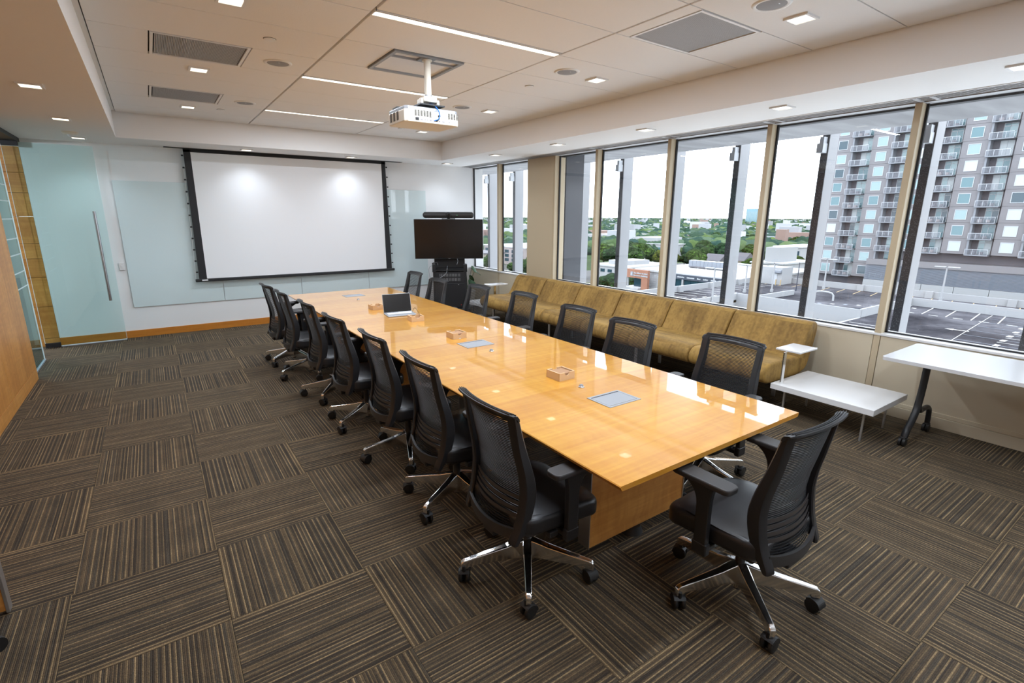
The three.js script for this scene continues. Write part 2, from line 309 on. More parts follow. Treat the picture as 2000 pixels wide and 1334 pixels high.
[[-7.17, 'far linear ceiling light above the far table end'], [-5.30, 'middle linear ceiling light behind the projector pole'], [-3.44, 'nearest linear ceiling light, the longest bright strip'], [-1.61, 'linear ceiling light above the near table end, outside the picture'], [0.22, 'linear ceiling light behind the camera']].forEach(([z, label]) => {
  const t = thing('linear_light', label, 'ceiling light', [2.078, HC, z], 0, 'linear lights across the middle ceiling bay');
  mesh('housing', [bx(-0.752, 0.752, 0.012, 0.05, -0.048, 0.048), bx(-0.752, 0.752, -0.003, 0.012, 0.022, 0.030), bx(-0.752, 0.752, -0.003, 0.012, 0.042, 0.048), bx(-0.752, 0.752, -0.003, 0.012, -0.048, -0.042), bx(-0.754, -0.745, -0.003, 0.012, -0.048, 0.048), bx(0.745, 0.754, -0.003, 0.012, -0.048, 0.048)], M.trim, t);
  mesh('lens', bx(-0.744, 0.744, 0.0, 0.006, -0.042, 0.022), M.led, t);
  const l = new THREE.RectAreaLight(WARM, STRIP_NITS, 1.48, 0.06); l.name = 'lamp'; l.position.set(0, -0.006, -0.01); l.rotation.x = -Math.PI / 2; t.add(l);
});
[[1.06, -4.97, 'round grey ceiling speaker beside the nearer left grille'], [1.07, -6.87, 'round grey ceiling speaker beside the farther left grille'], [3.2, -3.76, 'round grey ceiling speaker between nearest linear light and downlight'], [3.19, -5.62, 'round grey ceiling speaker half behind the projector'], [3.23, -1.93, 'round grey ceiling speaker cut by the top edge']].forEach(([x, z, label]) => {
  const t = thing('ceiling_speaker', label, 'speaker', [x, HC, z], 0, 'round ceiling speakers');
  mesh('rim', lathe([[0.085, -0.006], [0.092, -0.009], [0.104, -0.008], [0.112, -0.001], [0.112, 0.002]]), M.trim, t);
  mesh('grille', lathe([[0.0005, -0.011], [0.05, -0.010], [0.088, -0.006]]), M.speaker, t);
  mesh('badge', bx(-0.008, 0.008, -0.0125, -0.0112, 0.045, 0.049), M.alu, t);
});
[[0.89, -4.363, 'flat white sprinkler cap in the left ceiling bay near the grille'], [0.888, -7.474, 'flat white sprinkler cap near the far left downlight'], [3.236, -4.363, 'flat white sprinkler cap in the right ceiling bay'], [3.2, -7.45, 'flat white sprinkler cap just below the projector']].forEach(([x, z, label]) => {
  const t = thing('sprinkler_cap', label, 'sprinkler', [x, HC, z], 0, 'sprinkler caps');
  mesh('cap', lathe([[0.0005, -0.009], [0.036, -0.008], [0.041, -0.004], [0.041, -0.002]], 24), M.trim, t);
  mesh('ring', lathe([[0.030, -0.002], [0.044, -0.001], [0.044, 0.001]], 24), M.reveal, t);
});
function grille(x0, x1, z0, z1, label) {
  const t = thing('air_grille', label, 'air vent', [(x0 + x1) / 2, HC, (z0 + z1) / 2], 0, 'perforated return air grilles');
  const w = x1 - x0, d = z1 - z0;
  mesh('frame', bars(w + 0.04, d + 0.0, 0.02, 0.014, -0.002), M.trim, t);
  mesh('backing', bx(-w / 2, w / 2, 0.03, 0.04, -d / 2, d / 2), M.dark, t);
  const g = []; const n = 58; for (let i = 0; i < n; i++) { const x = -w / 2 + 0.008 + (w - 0.016) * (i + 0.5) / n; g.push(bx(x - 0.0034, x + 0.0034, 0.004, 0.012, -d / 2 + 0.01, d / 2 - 0.01)); }
  for (let i = 0; i < 40; i++) { const z = -d / 2 + 0.01 + (d - 0.02) * (i + 0.5) / 40; g.push(bx(-w / 2 + 0.01, w / 2 - 0.01, 0.007, 0.010, z - 0.003, z + 0.003)); }
  const core = mesh('eggcrate_core', g, M.grille, t); core.userData.kind = 'stuff';
}
grille(0.195, 0.795, -5.29, -4.68, 'grey eggcrate air grille in left bay, larger of the two there');
grille(0.195, 0.795, -7.16, -6.55, 'grey eggcrate air grille in left bay, farther and paler one');
grille(2.995, 3.615, -2.82, -2.23, 'large grey eggcrate air grille at top right over the table');
{ // smoke detector and screen slot
  const t = thing('smoke_detector', 'beige domed smoke detector on the left border above the glass door', 'smoke detector', [-0.63, HS, -8.2]);
  mesh('base', lathe([[0.0005, -0.03], [0.06, -0.03], [0.075, -0.02], [0.08, 0], [0.08, 0.001]]), M.ivory, t); mesh('sensor', lathe([[0.0005, -0.052], [0.022, -0.05], [0.03, -0.03]]), M.trim, t);
  const s = struct('trim_2', [bx(0.3, 3.9, HS - 0.004, HS + 0.002, -9.20, -9.09)], M.dark);
}
// projector and its mount
{
  const t = thing('projector_mount', 'grey ceiling plate with white pole holding the projector', 'mount', [2.025, HC, -4.36]);
  mesh('plate_frame', [...bars(0.61, 0.6, 0.028, 0.02, -0.012), bx(-0.28, 0.28, -0.010, 0.004, -0.145 + 0.29, -0.125 + 0.29), bx(-0.06, 0.06, -0.012, 0.004, 0.15, 0.28)], M.aluMatte, t);
  mesh('infill_panel', [bx(-0.29, 0.29, 0.004, 0.012, -0.285, 0.285)], M.ceil, t);
  mesh('pole', [cyl(0.028, 0.028, 0.30, 0, -0.14, 0.23), cyl(0.04, 0.04, 0.02, 0, -0.012, 0.23)], M.cream, t);
  mesh('collar', cyl(0.031, 0.031, 0.02, 0, -0.285, 0.23), M.aluMatte, t);
  mesh('tilt_bracket', [rb(-0.06, 0.06, -0.335, -0.29, 0.18, 0.28, 0.012), rb(-0.085, -0.06, -0.36, -0.31, 0.19, 0.27, 0.01), rb(0.06, 0.085, -0.36, -0.31, 0.19, 0.27, 0.01)], M.ivory, t);
  mesh('foot_plate', [bx(-0.11, 0.11, -0.366, -0.356, 0.06, 0.31), bx(-0.16, -0.1, -0.37, -0.356, 0.1, 0.13), bx(0.1, 0.2, -0.37, -0.356, 0.1, 0.13)], M.blackMetal, t);
  const p = thing('projector', 'ivory video projector hanging upside down below the ceiling', 'projector', [2.018, 2.515, -4.22]);
  const sh = [[-0.235, -0.155], [-0.215, -0.172], [0.215, -0.172], [0.235, -0.155], [0.235, 0.155], [0.215, 0.17], [-0.215, 0.17], [-0.235, 0.155]];
  mesh('body', [extr(sh, 0.095, 0.008).rotateX(Math.PI / 2).translate(0, 0.0475, 0)], M.ivory, p);
  mesh('top_cover', [extr(sh.map(([x, z]) => [x * 0.98, z * 0.97]), 0.03, 0.008).rotateX(Math.PI / 2).translate(0, 0.105, 0)], M.aluMatte, p);
  mesh('foot', bx(0.12, 0.2, 0.118, 0.132, 0.02, 0.1), M.blackMetal, p); mesh('foot', bx(-0.23, -0.18, 0.118, 0.134, -0.1, 0), M.blackMetal, p);
  const v = []; for (const [x0, n] of [[-0.16, 6], [0.14, 4]]) for (let i = 0; i < n; i++) for (let k = 0; k < 7; k++) v.push(bx(x0 + i * 0.026, x0 + i * 0.026 + 0.017, 0.048 + k * 0.0065, 0.0515 + k * 0.0065, 0.177, 0.1802));
  mesh('rear_vent', v, M.dark, p).userData.kind = 'stuff';
  const v2 = []; for (const z0 of [-0.13, -0.06, 0.01]) for (let i = 0; i < 2; i++) for (let k = 0; k < 9; k++) v2.push(bx(-0.2452, -0.242, 0.024 + k * 0.0075, 0.0285 + k * 0.0075, z0 + i * 0.022, z0 + i * 0.022 + 0.016));
  mesh('side_vent', v2, M.dark, p).userData.kind = 'stuff';
  mesh('power_inlet', bx(-0.155, -0.125, 0.014, 0.036, 0.177, 0.1805), M.dark, p);
  [[-0.10, 0.02], [-0.07, 0.007], [-0.05, 0.007], [-0.02, 0.016], [0.01, 0.012], [0.035, 0.012], [0.06, 0.012], [0.095, 0.024], [0.15, 0.01]].forEach(([x, w]) => mesh('port', bx(x - w / 2, x + w / 2, 0.018, 0.028, 0.177, 0.1805), M.speaker, p));
  mesh('cable', tube([[0.02, 0.17, 0.08], [0.03, 0.15, 0.14], [0.045, 0.10, 0.195], [0.055, 0.06, 0.192], [0.04, 0.035, 0.192], [0.01, 0.023, 0.18]], 0.0045), M.blue, p);
  mesh('cable', tube([[0.055, 0.062, 0.187], [0.052, 0.04, 0.192], [0.035, 0.024, 0.19], [0.03, 0.022, 0.172]], 0.003), M.dark, p);
  mesh('cable_tie', rb(0.046, 0.064, 0.056, 0.068, 0.178, 0.194, 0.003), M.dark, p);
}

// ================================================================ FAR WALL THINGS
{ // glass writing boards
  const xs = [[-0.36, 0.822], [0.828, 2.0], [2.006, 3.19], [3.196, 4.4]];
  ['leftmost back-painted glass board beside the glass door', 'second glass board from the left, behind the projection screen', 'third glass board from the left, behind the projection screen', 'rightmost back-painted glass board behind the television'].forEach((l, i) => {
    const t = thing('glass_board', l, 'glass board', [xs[i][0], 0.45, ZW], 0, 'glass writing boards on the far wall');
    mesh('glass_sheet', rb(0, xs[i][1] - xs[i][0], 0, 1.79, 0.012, 0.022, 0.002, 1), M.glassBoard, t);
    for (const x of [0.05, xs[i][1] - xs[i][0] - 0.09]) mesh('standoff', bx(x, x + 0.04, 0.05, 1.74, 0, 0.012), M.dark, t);
  });
}
{ // tab-tensioned projection screen
  const t = thing('projection_screen', 'large white projection screen with black borders, pulled down', 'projection screen', [2.06, 0.8, -9.14]);
  const Z = (pts, z0, z1, m, n) => { const s = new THREE.Shape(pts.map((p) => new THREE.Vector2(...p))); const g = new THREE.ExtrudeGeometry(s, { depth: z1 - z0, bevelEnabled: false }); g.translate(0, 0, z0); return mesh(n, g, m, t); };
  Z([[-1.45, 0.02], [1.45, 0.02], [1.455, 1.87], [-1.44, 1.87]], 0, 0.002, M.screenFab, 'screen_surface');
  const curve = (s) => { const o = []; for (let i = 0; i <= 14; i++) { const f = i / 14, y = 0.02 + f * 1.88; const scal = 0.05 * (1 - f) * 0.6 + 0.03; o.push([s * (1.50 + scal * 0.9 + 0.014 * Math.abs(Math.sin(i * Math.PI))), y]); } return o; };
  Z([[-1.45, 0.02], [-1.44, 1.90], ...curve(-1).reverse()], -0.001, 0.003, M.blackFab, 'border');
  Z([[1.45, 0.02], ...curve(1), [1.455, 1.90]], -0.001, 0.003, M.blackFab, 'border');
  Z([[-1.53, 1.868], [1.53, 1.868], [1.53, 1.93], [-1.53, 1.93]], -0.001, 0.003, M.blackFab, 'border');
  mesh('bottom_bar', rb(-1.605, 1.605, -0.025, 0.022, -0.012, 0.02, 0.01), M.blackMetal, t);
  mesh('maker_plate', bx(-1.52, -1.44, -0.008, 0.010, 0.0195, 0.0212), M.trim, t);
  for (let i = 0; i < 11; i++) for (const s of [-1, 1]) { const f = (i + 0.5) / 11, x = s * (1.505 + 0.9 * (0.05 * (1 - f) * 0.6 + 0.03)); mesh('tension_tab', bx(Math.min(x, x + s * 0.028), Math.max(x, x + s * 0.028), 0.03 + f * 1.86, 0.052 + f * 1.86, -0.001, 0.003), M.blackFab, t); }
  for (const s of [-1, 1]) mesh('tension_cord', tube([[s * 1.60, 0.0, 0], [s * 1.575, 0.6, 0], [s * 1.56, 1.2, 0], [s * 1.545, 1.9, 0]], 0.0018, 20, 5), M.trim, t);
}
{ // entrance: open glass door swung against the far wall, sidelight
  const t = thing('glass_door', 'open frameless glass door with long steel pull standing against far wall', 'door', [-1.39, 0, -9.1]);
  mesh('door_leaf', new THREE.PlaneGeometry(0.89, 2.64).translate(0.445, 1.34, 0), M.doorGlass, t);
  mesh('leaf_edge', [bx(0.888, 0.892, 0.02, 2.66, -0.006, 0.006), bx(-0.002, 0.002, 0.02, 2.66, -0.006, 0.006), bx(0, 0.89, 0.018, 0.024, -0.006, 0.006)], M.film, t);
  mesh('patch_fitting', [rb(0, 0.16, 0.01, 0.07, -0.02, 0.02, 0.003), rb(0, 0.16, 2.61, 2.67, -0.02, 0.02, 0.003)], M.blackMetal, t);
  mesh('pull_handle', [cyl(0.018, 0.018, 1.22, 0.787, 1.21, 0.06, 20), cyl(0.009, 0.009, 0.06, 0.787, 0.72, 0.03, 12).rotateX(0), bx(0.778, 0.796, 0.70, 0.718, 0, 0.05), bx(0.778, 0.796, 1.70, 1.718, 0, 0.05)], std([0.42, 0.42, 0.44], 0.25, { metalness: 0.9 }), t);
  mesh('bottom_sweep', rb(0.16, 0.89, 0.004, 0.018, -0.008, 0.008, 0.003), M.aluMatte, t);
  const s = thing('glass_sidelight', 'teal tinted fixed glass panel between wood wall and doorway', 'glass panel', [-1.31, 0, -8.34]);
  mesh('glass_sheet', new THREE.PlaneGeometry(0.9, 2.64).rotateY(Math.PI / 2).translate(0, 1.34, 0.46), M.sideGlass, s);
  mesh('glass_edge', bx(-0.006, 0.006, 0.02, 2.66, -0.002, 0.002), M.film, s);
  for (const y of [0.95, 1.12, 1.32, 1.5, 1.72, 1.92, 2.1]) mesh('film_stripe', bx(-0.002, 0.002, y, y + 0.012, 0.01, 0.9), M.film, s);
  mesh('floor_channel', bx(-0.012, 0.012, 0, 0.02, 0, 0.92), M.aluMatte, s);
}
{ const t = thing('wall_switch', 'small white wall control beside the glass board', 'switch', [-0.42, 1.05, ZW]); mesh('plate', rb(-0.03, 0.03, -0.055, 0.055, 0, 0.02, 0.006), M.white, t); mesh('button', rb(-0.012, 0.012, -0.02, 0.02, 0.018, 0.026, 0.003), M.trim, t); }

// ================================================================ TABLE
{
  const t = thing('conference_table', 'long glossy honey maple conference table in the middle of room', 'table', [2.092, 0, -4.25]);
  const z = [3.01, 1.79, 0.57, -0.63, -1.83, -3.01], W = 0.70;
  for (let i = 0; i < 5; i++) {
    const z1 = z[i] - (i ? 0.0006 : 0), z0 = z[i + 1] + (i < 4 ? 0.0006 : 0);
    const sh = [[-W + 0.004, 0.74], [-W, 0.736], [-W + 0.012, 0.716], [W - 0.012, 0.716], [W, 0.736], [W - 0.004, 0.74]];
    const g = extr(sh, z1 - z0, 0); g.translate(0, 0, (z0 + z1) / 2);
    mesh('tabletop_panel', g, M.table, t);
  }
  for (const c of [2.50, 1.18, -0.03, -1.24, -2.5]) {
    const leg = mesh('leg_panel', rb(-0.39, 0.39, 0.045, 0.715, c - 0.036, c + 0.036, 0.002, 1), M.panel, t);
    mesh('metal_edge', rb(-0.396, -0.39, 0.042, 0.715, c - 0.042, c + 0.042, 0.001, 1), M.alu, leg); mesh('metal_edge', rb(0.39, 0.396, 0.042, 0.715, c - 0.042, c + 0.042, 0.001, 1), M.alu, leg);
    for (const x of [-0.02]) mesh('foot', cyl(0.055, 0.07, 0.044, x, 0.022, c, 24), M.blackMetal, leg);
  }
  mesh('stretcher', bx(-0.05, 0.05, 0.60, 0.714, -2.5, 2.5), M.panel, t);
}
// power hatches, microphones, note boxes, laptop
[[-1.965, 'nearest silver power hatch flush in the table top'], [-3.55, 'middle silver power hatch flush in the table top'], [-6.72, 'farthest silver power hatch flush in the table top']].forEach(([z, l]) => {
  const t = thing('power_hatch', l, 'table hatch', [2.102, 0.74, z], 0, 'power hatches in the table');
  mesh('rim', bars(0.255, 0.19, 0.016, 0.003, 0), M.aluMatte, t);
  mesh('lid', rb(-0.108, 0.112, 0, 0.0022, -0.072, 0.074, 0.0006, 1), M.aluMatte, t);
  mesh('cable_gap', bx(-0.11, 0.112, 0.0002, 0.0026, -0.078, -0.072), M.dark, t);
});
[[2.086, -2.23, 'small steel dome microphone beside the nearest note box'], [2.086, -3.277, 'small steel dome microphone in front of the middle hatch'], [2.085, -3.80, 'small steel dome microphone right against a note box'], [2.035, -6.33, 'small steel dome microphone near the farthest hatch']].forEach(([x, z, l]) => {
  const t = thing('table_microphone', l, 'microphone', [x, 0.74, z], 0, 'dome microphones on the table');
  mesh('base', lathe([[0.0005, 0], [0.019, 0], [0.019, 0.004], [0.015, 0.007]], 20), M.alu, t); mesh('dome', lathe([[0.0145, 0.006], [0.013, 0.014], [0.007, 0.019], [0.0005, 0.02]], 20), M.speaker, t);
});
[[2.105, -2.455, 0.02, 1, 'nearest small bamboo note box with brown paper stack'], [2.085, -3.85, 0, 1, 'second small bamboo note box, beside the middle hatch'], [2.10, -4.735, -0.1, 0, 'small bamboo note box in front of the laptop'], [1.995, -5.59, 0.05, 0, 'farthest small bamboo note box, behind the laptop']].forEach(([x, z, r, full, l]) => {
  const t = thing('note_box', l, 'note box', [x, 0.7405, z], r, 'bamboo note boxes');
  const w = 0.066, h = 0.052;
  const notch = (a) => { const s = new THREE.Shape(); s.moveTo(-w, 0); s.lineTo(w, 0); s.lineTo(w, h); s.lineTo(0.022, h); s.absarc(0, h, 0.022, 0, Math.PI, true); s.lineTo(-w, h); s.lineTo(-w, 0); return new THREE.ExtrudeGeometry(s, { depth: 0.008, bevelEnabled: false, curveSegments: 10 }).translate(0, 0, a); };
  mesh('side', [notch(w - 0.008)], M.bamboo, t); mesh('side', [notch(-w)], M.bamboo, t);
  mesh('side', bx(-w, -w + 0.008, 0, h, -w + 0.008, w - 0.008), M.bambooIn, t); mesh('side', bx(w - 0.008, w, 0, h, -w + 0.008, w - 0.008), M.bambooIn, t);
  mesh('bottom', bx(-w + 0.008, w - 0.008, 0, 0.006, -w + 0.008, w - 0.008), M.bambooIn, t);
  if (full) mesh('paper_stack', bx(-w + 0.012, w - 0.012, 0.006, h - 0.008, -w + 0.012, w - 0.012), M.cork, t); else mesh('paper_stack', bx(-w + 0.012, w - 0.012, 0.006, 0.02, -w + 0.012, w - 0.012), M.cork, t);
});
{
  const t = thing('laptop', 'thin silver laptop with dark screen standing open on table', 'laptop', [2.09, 0.741, -5.12], -0.12);
  mesh('base', rb(-0.155, 0.155, 0, 0.012, -0.09, 0.115, 0.004), M.aluMatte, t);
  mesh('keyboard', bx(-0.13, 0.13, 0.0122, 0.013, -0.07, 0.02), M.trim, t);
  const lid = mesh('lid', [rb(-0.155, 0.155, 0, 0.205, -0.004, 0.004, 0.003)], M.aluMatte, t); lid.position.set(0, 0.01, -0.085); lid.rotation.x = -0.22;
  mesh('screen', rb(-0.15, 0.15, 0.008, 0.2, 0.004, 0.006, 0.001, 1), M.tv, lid);
  mesh('stylus', rb(-0.005, 0.15, 0.013, 0.020, -0.055, -0.045, 0.003), M.trim, t);
  mesh('cable', tube([[0.15, 0.012, -0.05], [0.185, 0.05, -0.06], [0.20, 0.02, -0.02], [0.20, 0.004, 0.05]], 0.002, 20, 5), M.dark, t);
}

// ================================================================ CHAIRS
const chair0 = (() => {
  const t = new THREE.Group(); t.name = 'office_chair';
  // ---- star base (sub-parts below the hub)
  const base = mesh('base', [cyl(0.032, 0.036, 0.085, 0, 0.135, 0, 24), cyl(0.026, 0.026, 0.08, 0, 0.085, 0, 20)], M.chrome, t);
  const armShape = new THREE.Shape();
  armShape.moveTo(0.012, 0.178); armShape.quadraticCurveTo(0.06, 0.170, 0.11, 0.155); armShape.lineTo(0.325, 0.118); armShape.quadraticCurveTo(0.343, 0.114, 0.344, 0.102); armShape.lineTo(0.344, 0.078); armShape.lineTo(0.316, 0.078); armShape.lineTo(0.312, 0.09); armShape.lineTo(0.10, 0.088); armShape.lineTo(0.012, 0.080);
  const armG = geo([new THREE.ExtrudeGeometry(armShape, { depth: 0.016, bevelEnabled: true, bevelSize: 0.005, bevelThickness: 0.006, bevelSegments: 3, curveSegments: 6 }).translate(0, 0, -0.008)]);
  { const p = armG.attributes.position; for (let i = 0; i < p.count; i++) p.setZ(i, p.getZ(i) * (1.75 - 0.75 * Math.min(1, p.getX(i) / 0.33))); armG.computeVertexNormals(); }
  armG.userData.done = true;
  const wheel = (s) => lathe([[0.0005, -0.0095], [0.022, -0.0095], [0.0285, -0.006], [0.0295, 0], [0.0285, 0.006], [0.022, 0.0095], [0.0005, 0.0095]], 22).rotateX(Math.PI / 2).translate(0, 0.0295, s * 0.0155);
  const hood = extr((() => { const a = []; for (let i = 0; i <= 12; i++) { const q = -0.25 + Math.PI * 0.72 * i / 12 + 0.35; a.push([Math.cos(q) * 0.032, 0.0295 + Math.sin(q) * 0.032]); } for (let i = 12; i >= 0; i--) { const q = -0.25 + Math.PI * 0.72 * i / 12 + 0.35; a.push([Math.cos(q) * 0.021, 0.0295 + Math.sin(q) * 0.021]); } return a; })(), 0.05, 0.002);
  const casterG = geo([wheel(1), wheel(-1), hood, cyl(0.007, 0.007, 0.05, 0, 0.03, 0, 12).rotateX(0), cyl(0.008, 0.008, 0.03, -0.012, 0.068, 0, 12)]); casterG.userData.done = true;
  for (let k = 0; k < 5; k++) {
    const a = k * Math.PI * 2 / 5;
    const l = new THREE.Mesh(armG, M.chrome); l.name = 'base_leg'; l.rotation.y = -a; base.add(l);
    const c = new THREE.Mesh(casterG, M.rubber); c.name = 'caster'; c.scale.setScalar(1.14); c.position.set(Math.cos(a) * 0.331, 0, Math.sin(a) * 0.331); c.rotation.y = -a + [0.4, 1.1, -0.7, 2.2, -1.9][k]; base.add(c);
  }
  mesh('gas_cylinder', [cyl(0.024, 0.024, 0.24, 0, 0.275, 0, 20), cyl(0.02, 0.02, 0.05, 0, 0.06, 0, 16)], M.plastic, t);
  mesh('tilt_mechanism', [rb(-0.09, 0.09, 0.335, 0.385, -0.13, 0.17, 0.015), rb(0.08, 0.22, 0.352, 0.364, 0.02, 0.04, 0.004), rb(-0.24, -0.08, 0.352, 0.364, -0.06, -0.035, 0.004), rb(-0.05, 0.05, 0.30, 0.37, 0.10, 0.235, 0.012)], M.plastic, t);
  mesh('lever', [rb(0.21, 0.25, 0.335, 0.365, 0.005, 0.055, 0.006)], M.plastic, t);
  // ---- seat: rounded plan, boxed edge, waterfall front
  {
    const s = new THREE.Shape(); const w = 0.235, f = -0.25, b = 0.175, r = 0.07;
    s.moveTo(-w + r, f); s.lineTo(w - r, f); s.quadraticCurveTo(w, f, w, f + r); s.lineTo(w - 0.012, b - r); s.quadraticCurveTo(w - 0.012, b, w - r, b); s.lineTo(-w + r, b); s.quadraticCurveTo(-w + 0.012, b, -w + 0.012, b - r); s.lineTo(-w, f + r); s.quadraticCurveTo(-w, f, -w + r, f);
    let g = new THREE.ExtrudeGeometry(s, { depth: 0.042, bevelEnabled: true, bevelSize: 0.026, bevelThickness: 0.026, bevelSegments: 5, curveSegments: 8 }).rotateX(Math.PI / 2).translate(0, 0.44, 0);
    // subdivide the flat top by overlaying a gently dished cushion
    const P = 18, Q = 18, pos = [], idx = [];
    for (let i = 0; i <= P; i++) for (let j = 0; j <= Q; j++) { const u = i / P * 2 - 1, v = j / Q * 2 - 1; const e = Math.pow(Math.pow(Math.abs(u), 4) + Math.pow(Math.abs(v), 4), 0.25) || 1; const k = Math.max(Math.abs(u), Math.abs(v)) / e; const x = u * k * 0.248, z = -0.04 + v * k * 0.222; const m = Math.max(Math.abs(u), Math.abs(v)); pos.push(x, 0.462 + 0.016 * Math.pow(1 - m * m, 0.5) - 0.01 * Math.exp(-((x * x + (z - 0.03) ** 2) / 0.02)) - Math.max(0, -z - 0.14) * 0.18, z); }
    for (let i = 0; i < P; i++) for (let j = 0; j < Q; j++) { const a = i * (Q + 1) + j; idx.push(a, a + 1, a + Q + 1, a + 1, a + Q + 2, a + Q + 1); }
    const top = new THREE.BufferGeometry(); top.setAttribute('position', new THREE.Float32BufferAttribute(pos, 3)); top.setIndex(idx); top.computeVertexNormals();
    g = prep(g); const gp = g.attributes.position; for (let i = 0; i < gp.count; i++) { const z = gp.getZ(i); if (z < -0.14) gp.setY(i, gp.getY(i) - (-z - 0.14) * 0.22); } g.computeVertexNormals(); g = toCreasedNormals(g, 0.8);
    mesh('seat', [g, top], M.leather, t);
    mesh('seat_pan', rb(-0.225, 0.225, 0.36, 0.382, -0.20, 0.17, 0.01), M.plastic, t);
  }
  // ---- arms
  for (const s of [-1, 1]) {
    const sh = new THREE.Shape(); sh.moveTo(-0.012, 0.335); sh.lineTo(-0.062, 0.335); sh.lineTo(-0.066, 0.56); sh.quadraticCurveTo(-0.07, 0.635, -0.145, 0.664); sh.lineTo(-0.14, 0.674); sh.lineTo(0.005, 0.674); sh.quadraticCurveTo(-0.012, 0.62, -0.012, 0.56); sh.lineTo(-0.012, 0.335);
    const g = new THREE.ExtrudeGeometry(sh, { depth: 0.02, bevelEnabled: true, bevelSize: 0.005, bevelThickness: 0.005, bevelSegments: 2 }).translate(0, 0, -0.01).rotateY(-Math.PI / 2).translate(s * 0.288, 0, 0);
    const post = mesh('armrest', [g, rb(Math.min(s * 0.27, s * 0.305), Math.max(s * 0.27, s * 0.305), 0.325, 0.385, -0.075, 0.0, 0.008), rb(Math.min(s * 0.12, s * 0.28), Math.max(s * 0.12, s * 0.28), 0.332, 0.358, -0.065, -0.01, 0.006)], M.plastic, t);
    const ps = new THREE.Shape(); const a = 0.043; ps.moveTo(-a + 0.02, -0.185); ps.lineTo(a - 0.02, -0.185); ps.quadraticCurveTo(a, -0.185, a, -0.16); ps.lineTo(a - 0.004, 0.06); ps.quadraticCurveTo(a - 0.006, 0.085, a - 0.03, 0.085); ps.lineTo(-a + 0.03, 0.085); ps.quadraticCurveTo(-a + 0.006, 0.085, -a + 0.004, 0.06); ps.lineTo(-a, -0.16); ps.quadraticCurveTo(-a, -0.185, -a + 0.02, -0.185);
    mesh('arm_pad', new THREE.ExtrudeGeometry(ps, { depth: 0.008, bevelEnabled: true, bevelSize: 0.006, bevelThickness: 0.009, bevelSegments: 3 }).rotateX(Math.PI / 2).translate(s * 0.288, 0.689, 0), M.plasticSoft, post);
  }
  // ---- back
  const prof = [[0.345, 0.222, 0.024], [0.36, 0.216, 0.036], [0.40, 0.196, 0.046], [0.46, 0.172, 0.054], [0.53, 0.157, 0.060], [0.60, 0.152, 0.060], [0.68, 0.163, 0.054], [0.78, 0.188, 0.046], [0.88, 0.211, 0.036], [0.95, 0.226, 0.030], [0.966, 0.231, 0.028]];
  const at = (y) => { for (let i = 0; i < prof.length - 1; i++) if (y <= prof[i + 1][0]) { const f = (y - prof[i][0]) / (prof[i + 1][0] - prof[i][0]); return prof[i][1] + f * (prof[i + 1][1] - prof[i][1]); } return prof.at(-1)[1]; };
  const fine = []; { const c1 = new THREE.CatmullRomCurve3(prof.map((p) => new THREE.Vector3(p[0], p[1], p[2]))); for (let i = 0; i <= 26; i++) { const q = c1.getPoint(i / 26); fine.push([q.x, q.y, q.z]); } }
  const half = (y) => 0.196 + 0.012 * Math.sin(Math.PI * Math.min(1, Math.max(0, (y - 0.36) / 0.45))) ;
  for (const s of [-1, 1]) {
    const rings = fine.map(([y, b, d]) => { const xo = s * (half(y) + 0.026), xi = s * (half(y) - 0.02), c = 0.006, zf = b - d / 2, zr = b + d / 2; const r = [[xo, y, zf + c], [xo, y, zr - c], [xo - s * c, y, zr], [xi + s * c, y, zr + 0.008], [xi, y, zr - c + 0.008], [xi, y, zf + c + 0.012], [xi + s * c, y, zf + 0.008], [xo - s * c, y, zf]]; return s > 0 ? r : r.slice().reverse(); });
    const g = loft(rings.map((r) => r.slice().reverse()), 0.6);
    mesh('back_upright', g, M.plastic, t);
  }
  // curved horizontal members: bow backwards in the middle
  const bow = (u) => 0.034 * (1 - u * u);
  const strip = (y, h, d, off, sag = 0, seg = 10, hw) => { const rings = []; const W = hw ?? half(y) - 0.012; for (let i = 0; i <= seg; i++) { const u = i / seg * 2 - 1, x = u * W, yy = y - sag * (1 - u * u), z = at(y) + bow(u) + off; rings.push([[x, yy - h / 2, z - d / 2], [x, yy - h / 2, z + d / 2], [x, yy + h / 2, z + d / 2], [x, yy + h / 2, z - d / 2]]); } return loft(rings, 0.5); };
  { const g = []; for (let y = 0.405; y < 0.955; y += 0.0088) g.push(strip(y, y < 0.585 ? 0.0062 : 0.0050, 0.0022, 0.004, y < 0.46 ? 0.02 * (0.46 - y) / 0.06 : 0, 8)); const m = mesh('mesh_back', g, M.mesh, t); m.userData.kind = 'stuff'; }
  for (const y of [0.468, 0.497, 0.526, 0.555]) mesh('lumbar_slat', strip(y, 0.019, 0.004, 0.014, 0.006, 12), M.slat, t);
  mesh('back_bottom_rail', strip(0.395, 0.052, 0.014, 0.016, 0.022, 14, 0.195), M.plasticSoft, t);
  { // top rail: sweeps back to a lip
    const rings = [], sec = [[0.0, 0.944], [0.004, 0.962], [0.018, 0.978], [0.040, 0.986], [0.052, 0.985], [0.053, 0.977], [0.042, 0.972], [0.026, 0.964], [0.017, 0.952], [0.013, 0.940]];
    for (let i = 0; i <= 20; i++) { const u = i / 20 * 2 - 1, e = Math.pow(Math.max(0, 1 - Math.pow(Math.abs(u), 14)), 0.5) * 0.35 + 0.65; rings.push(sec.map(([dz, y]) => [u * 0.226, 0.962 + (y - 0.962) * e - 0.004 * u * u, 0.213 + bow(u) * 0.9 + dz * e])); }
    mesh('top_rail', loft(rings, 0.5), M.plastic, t);
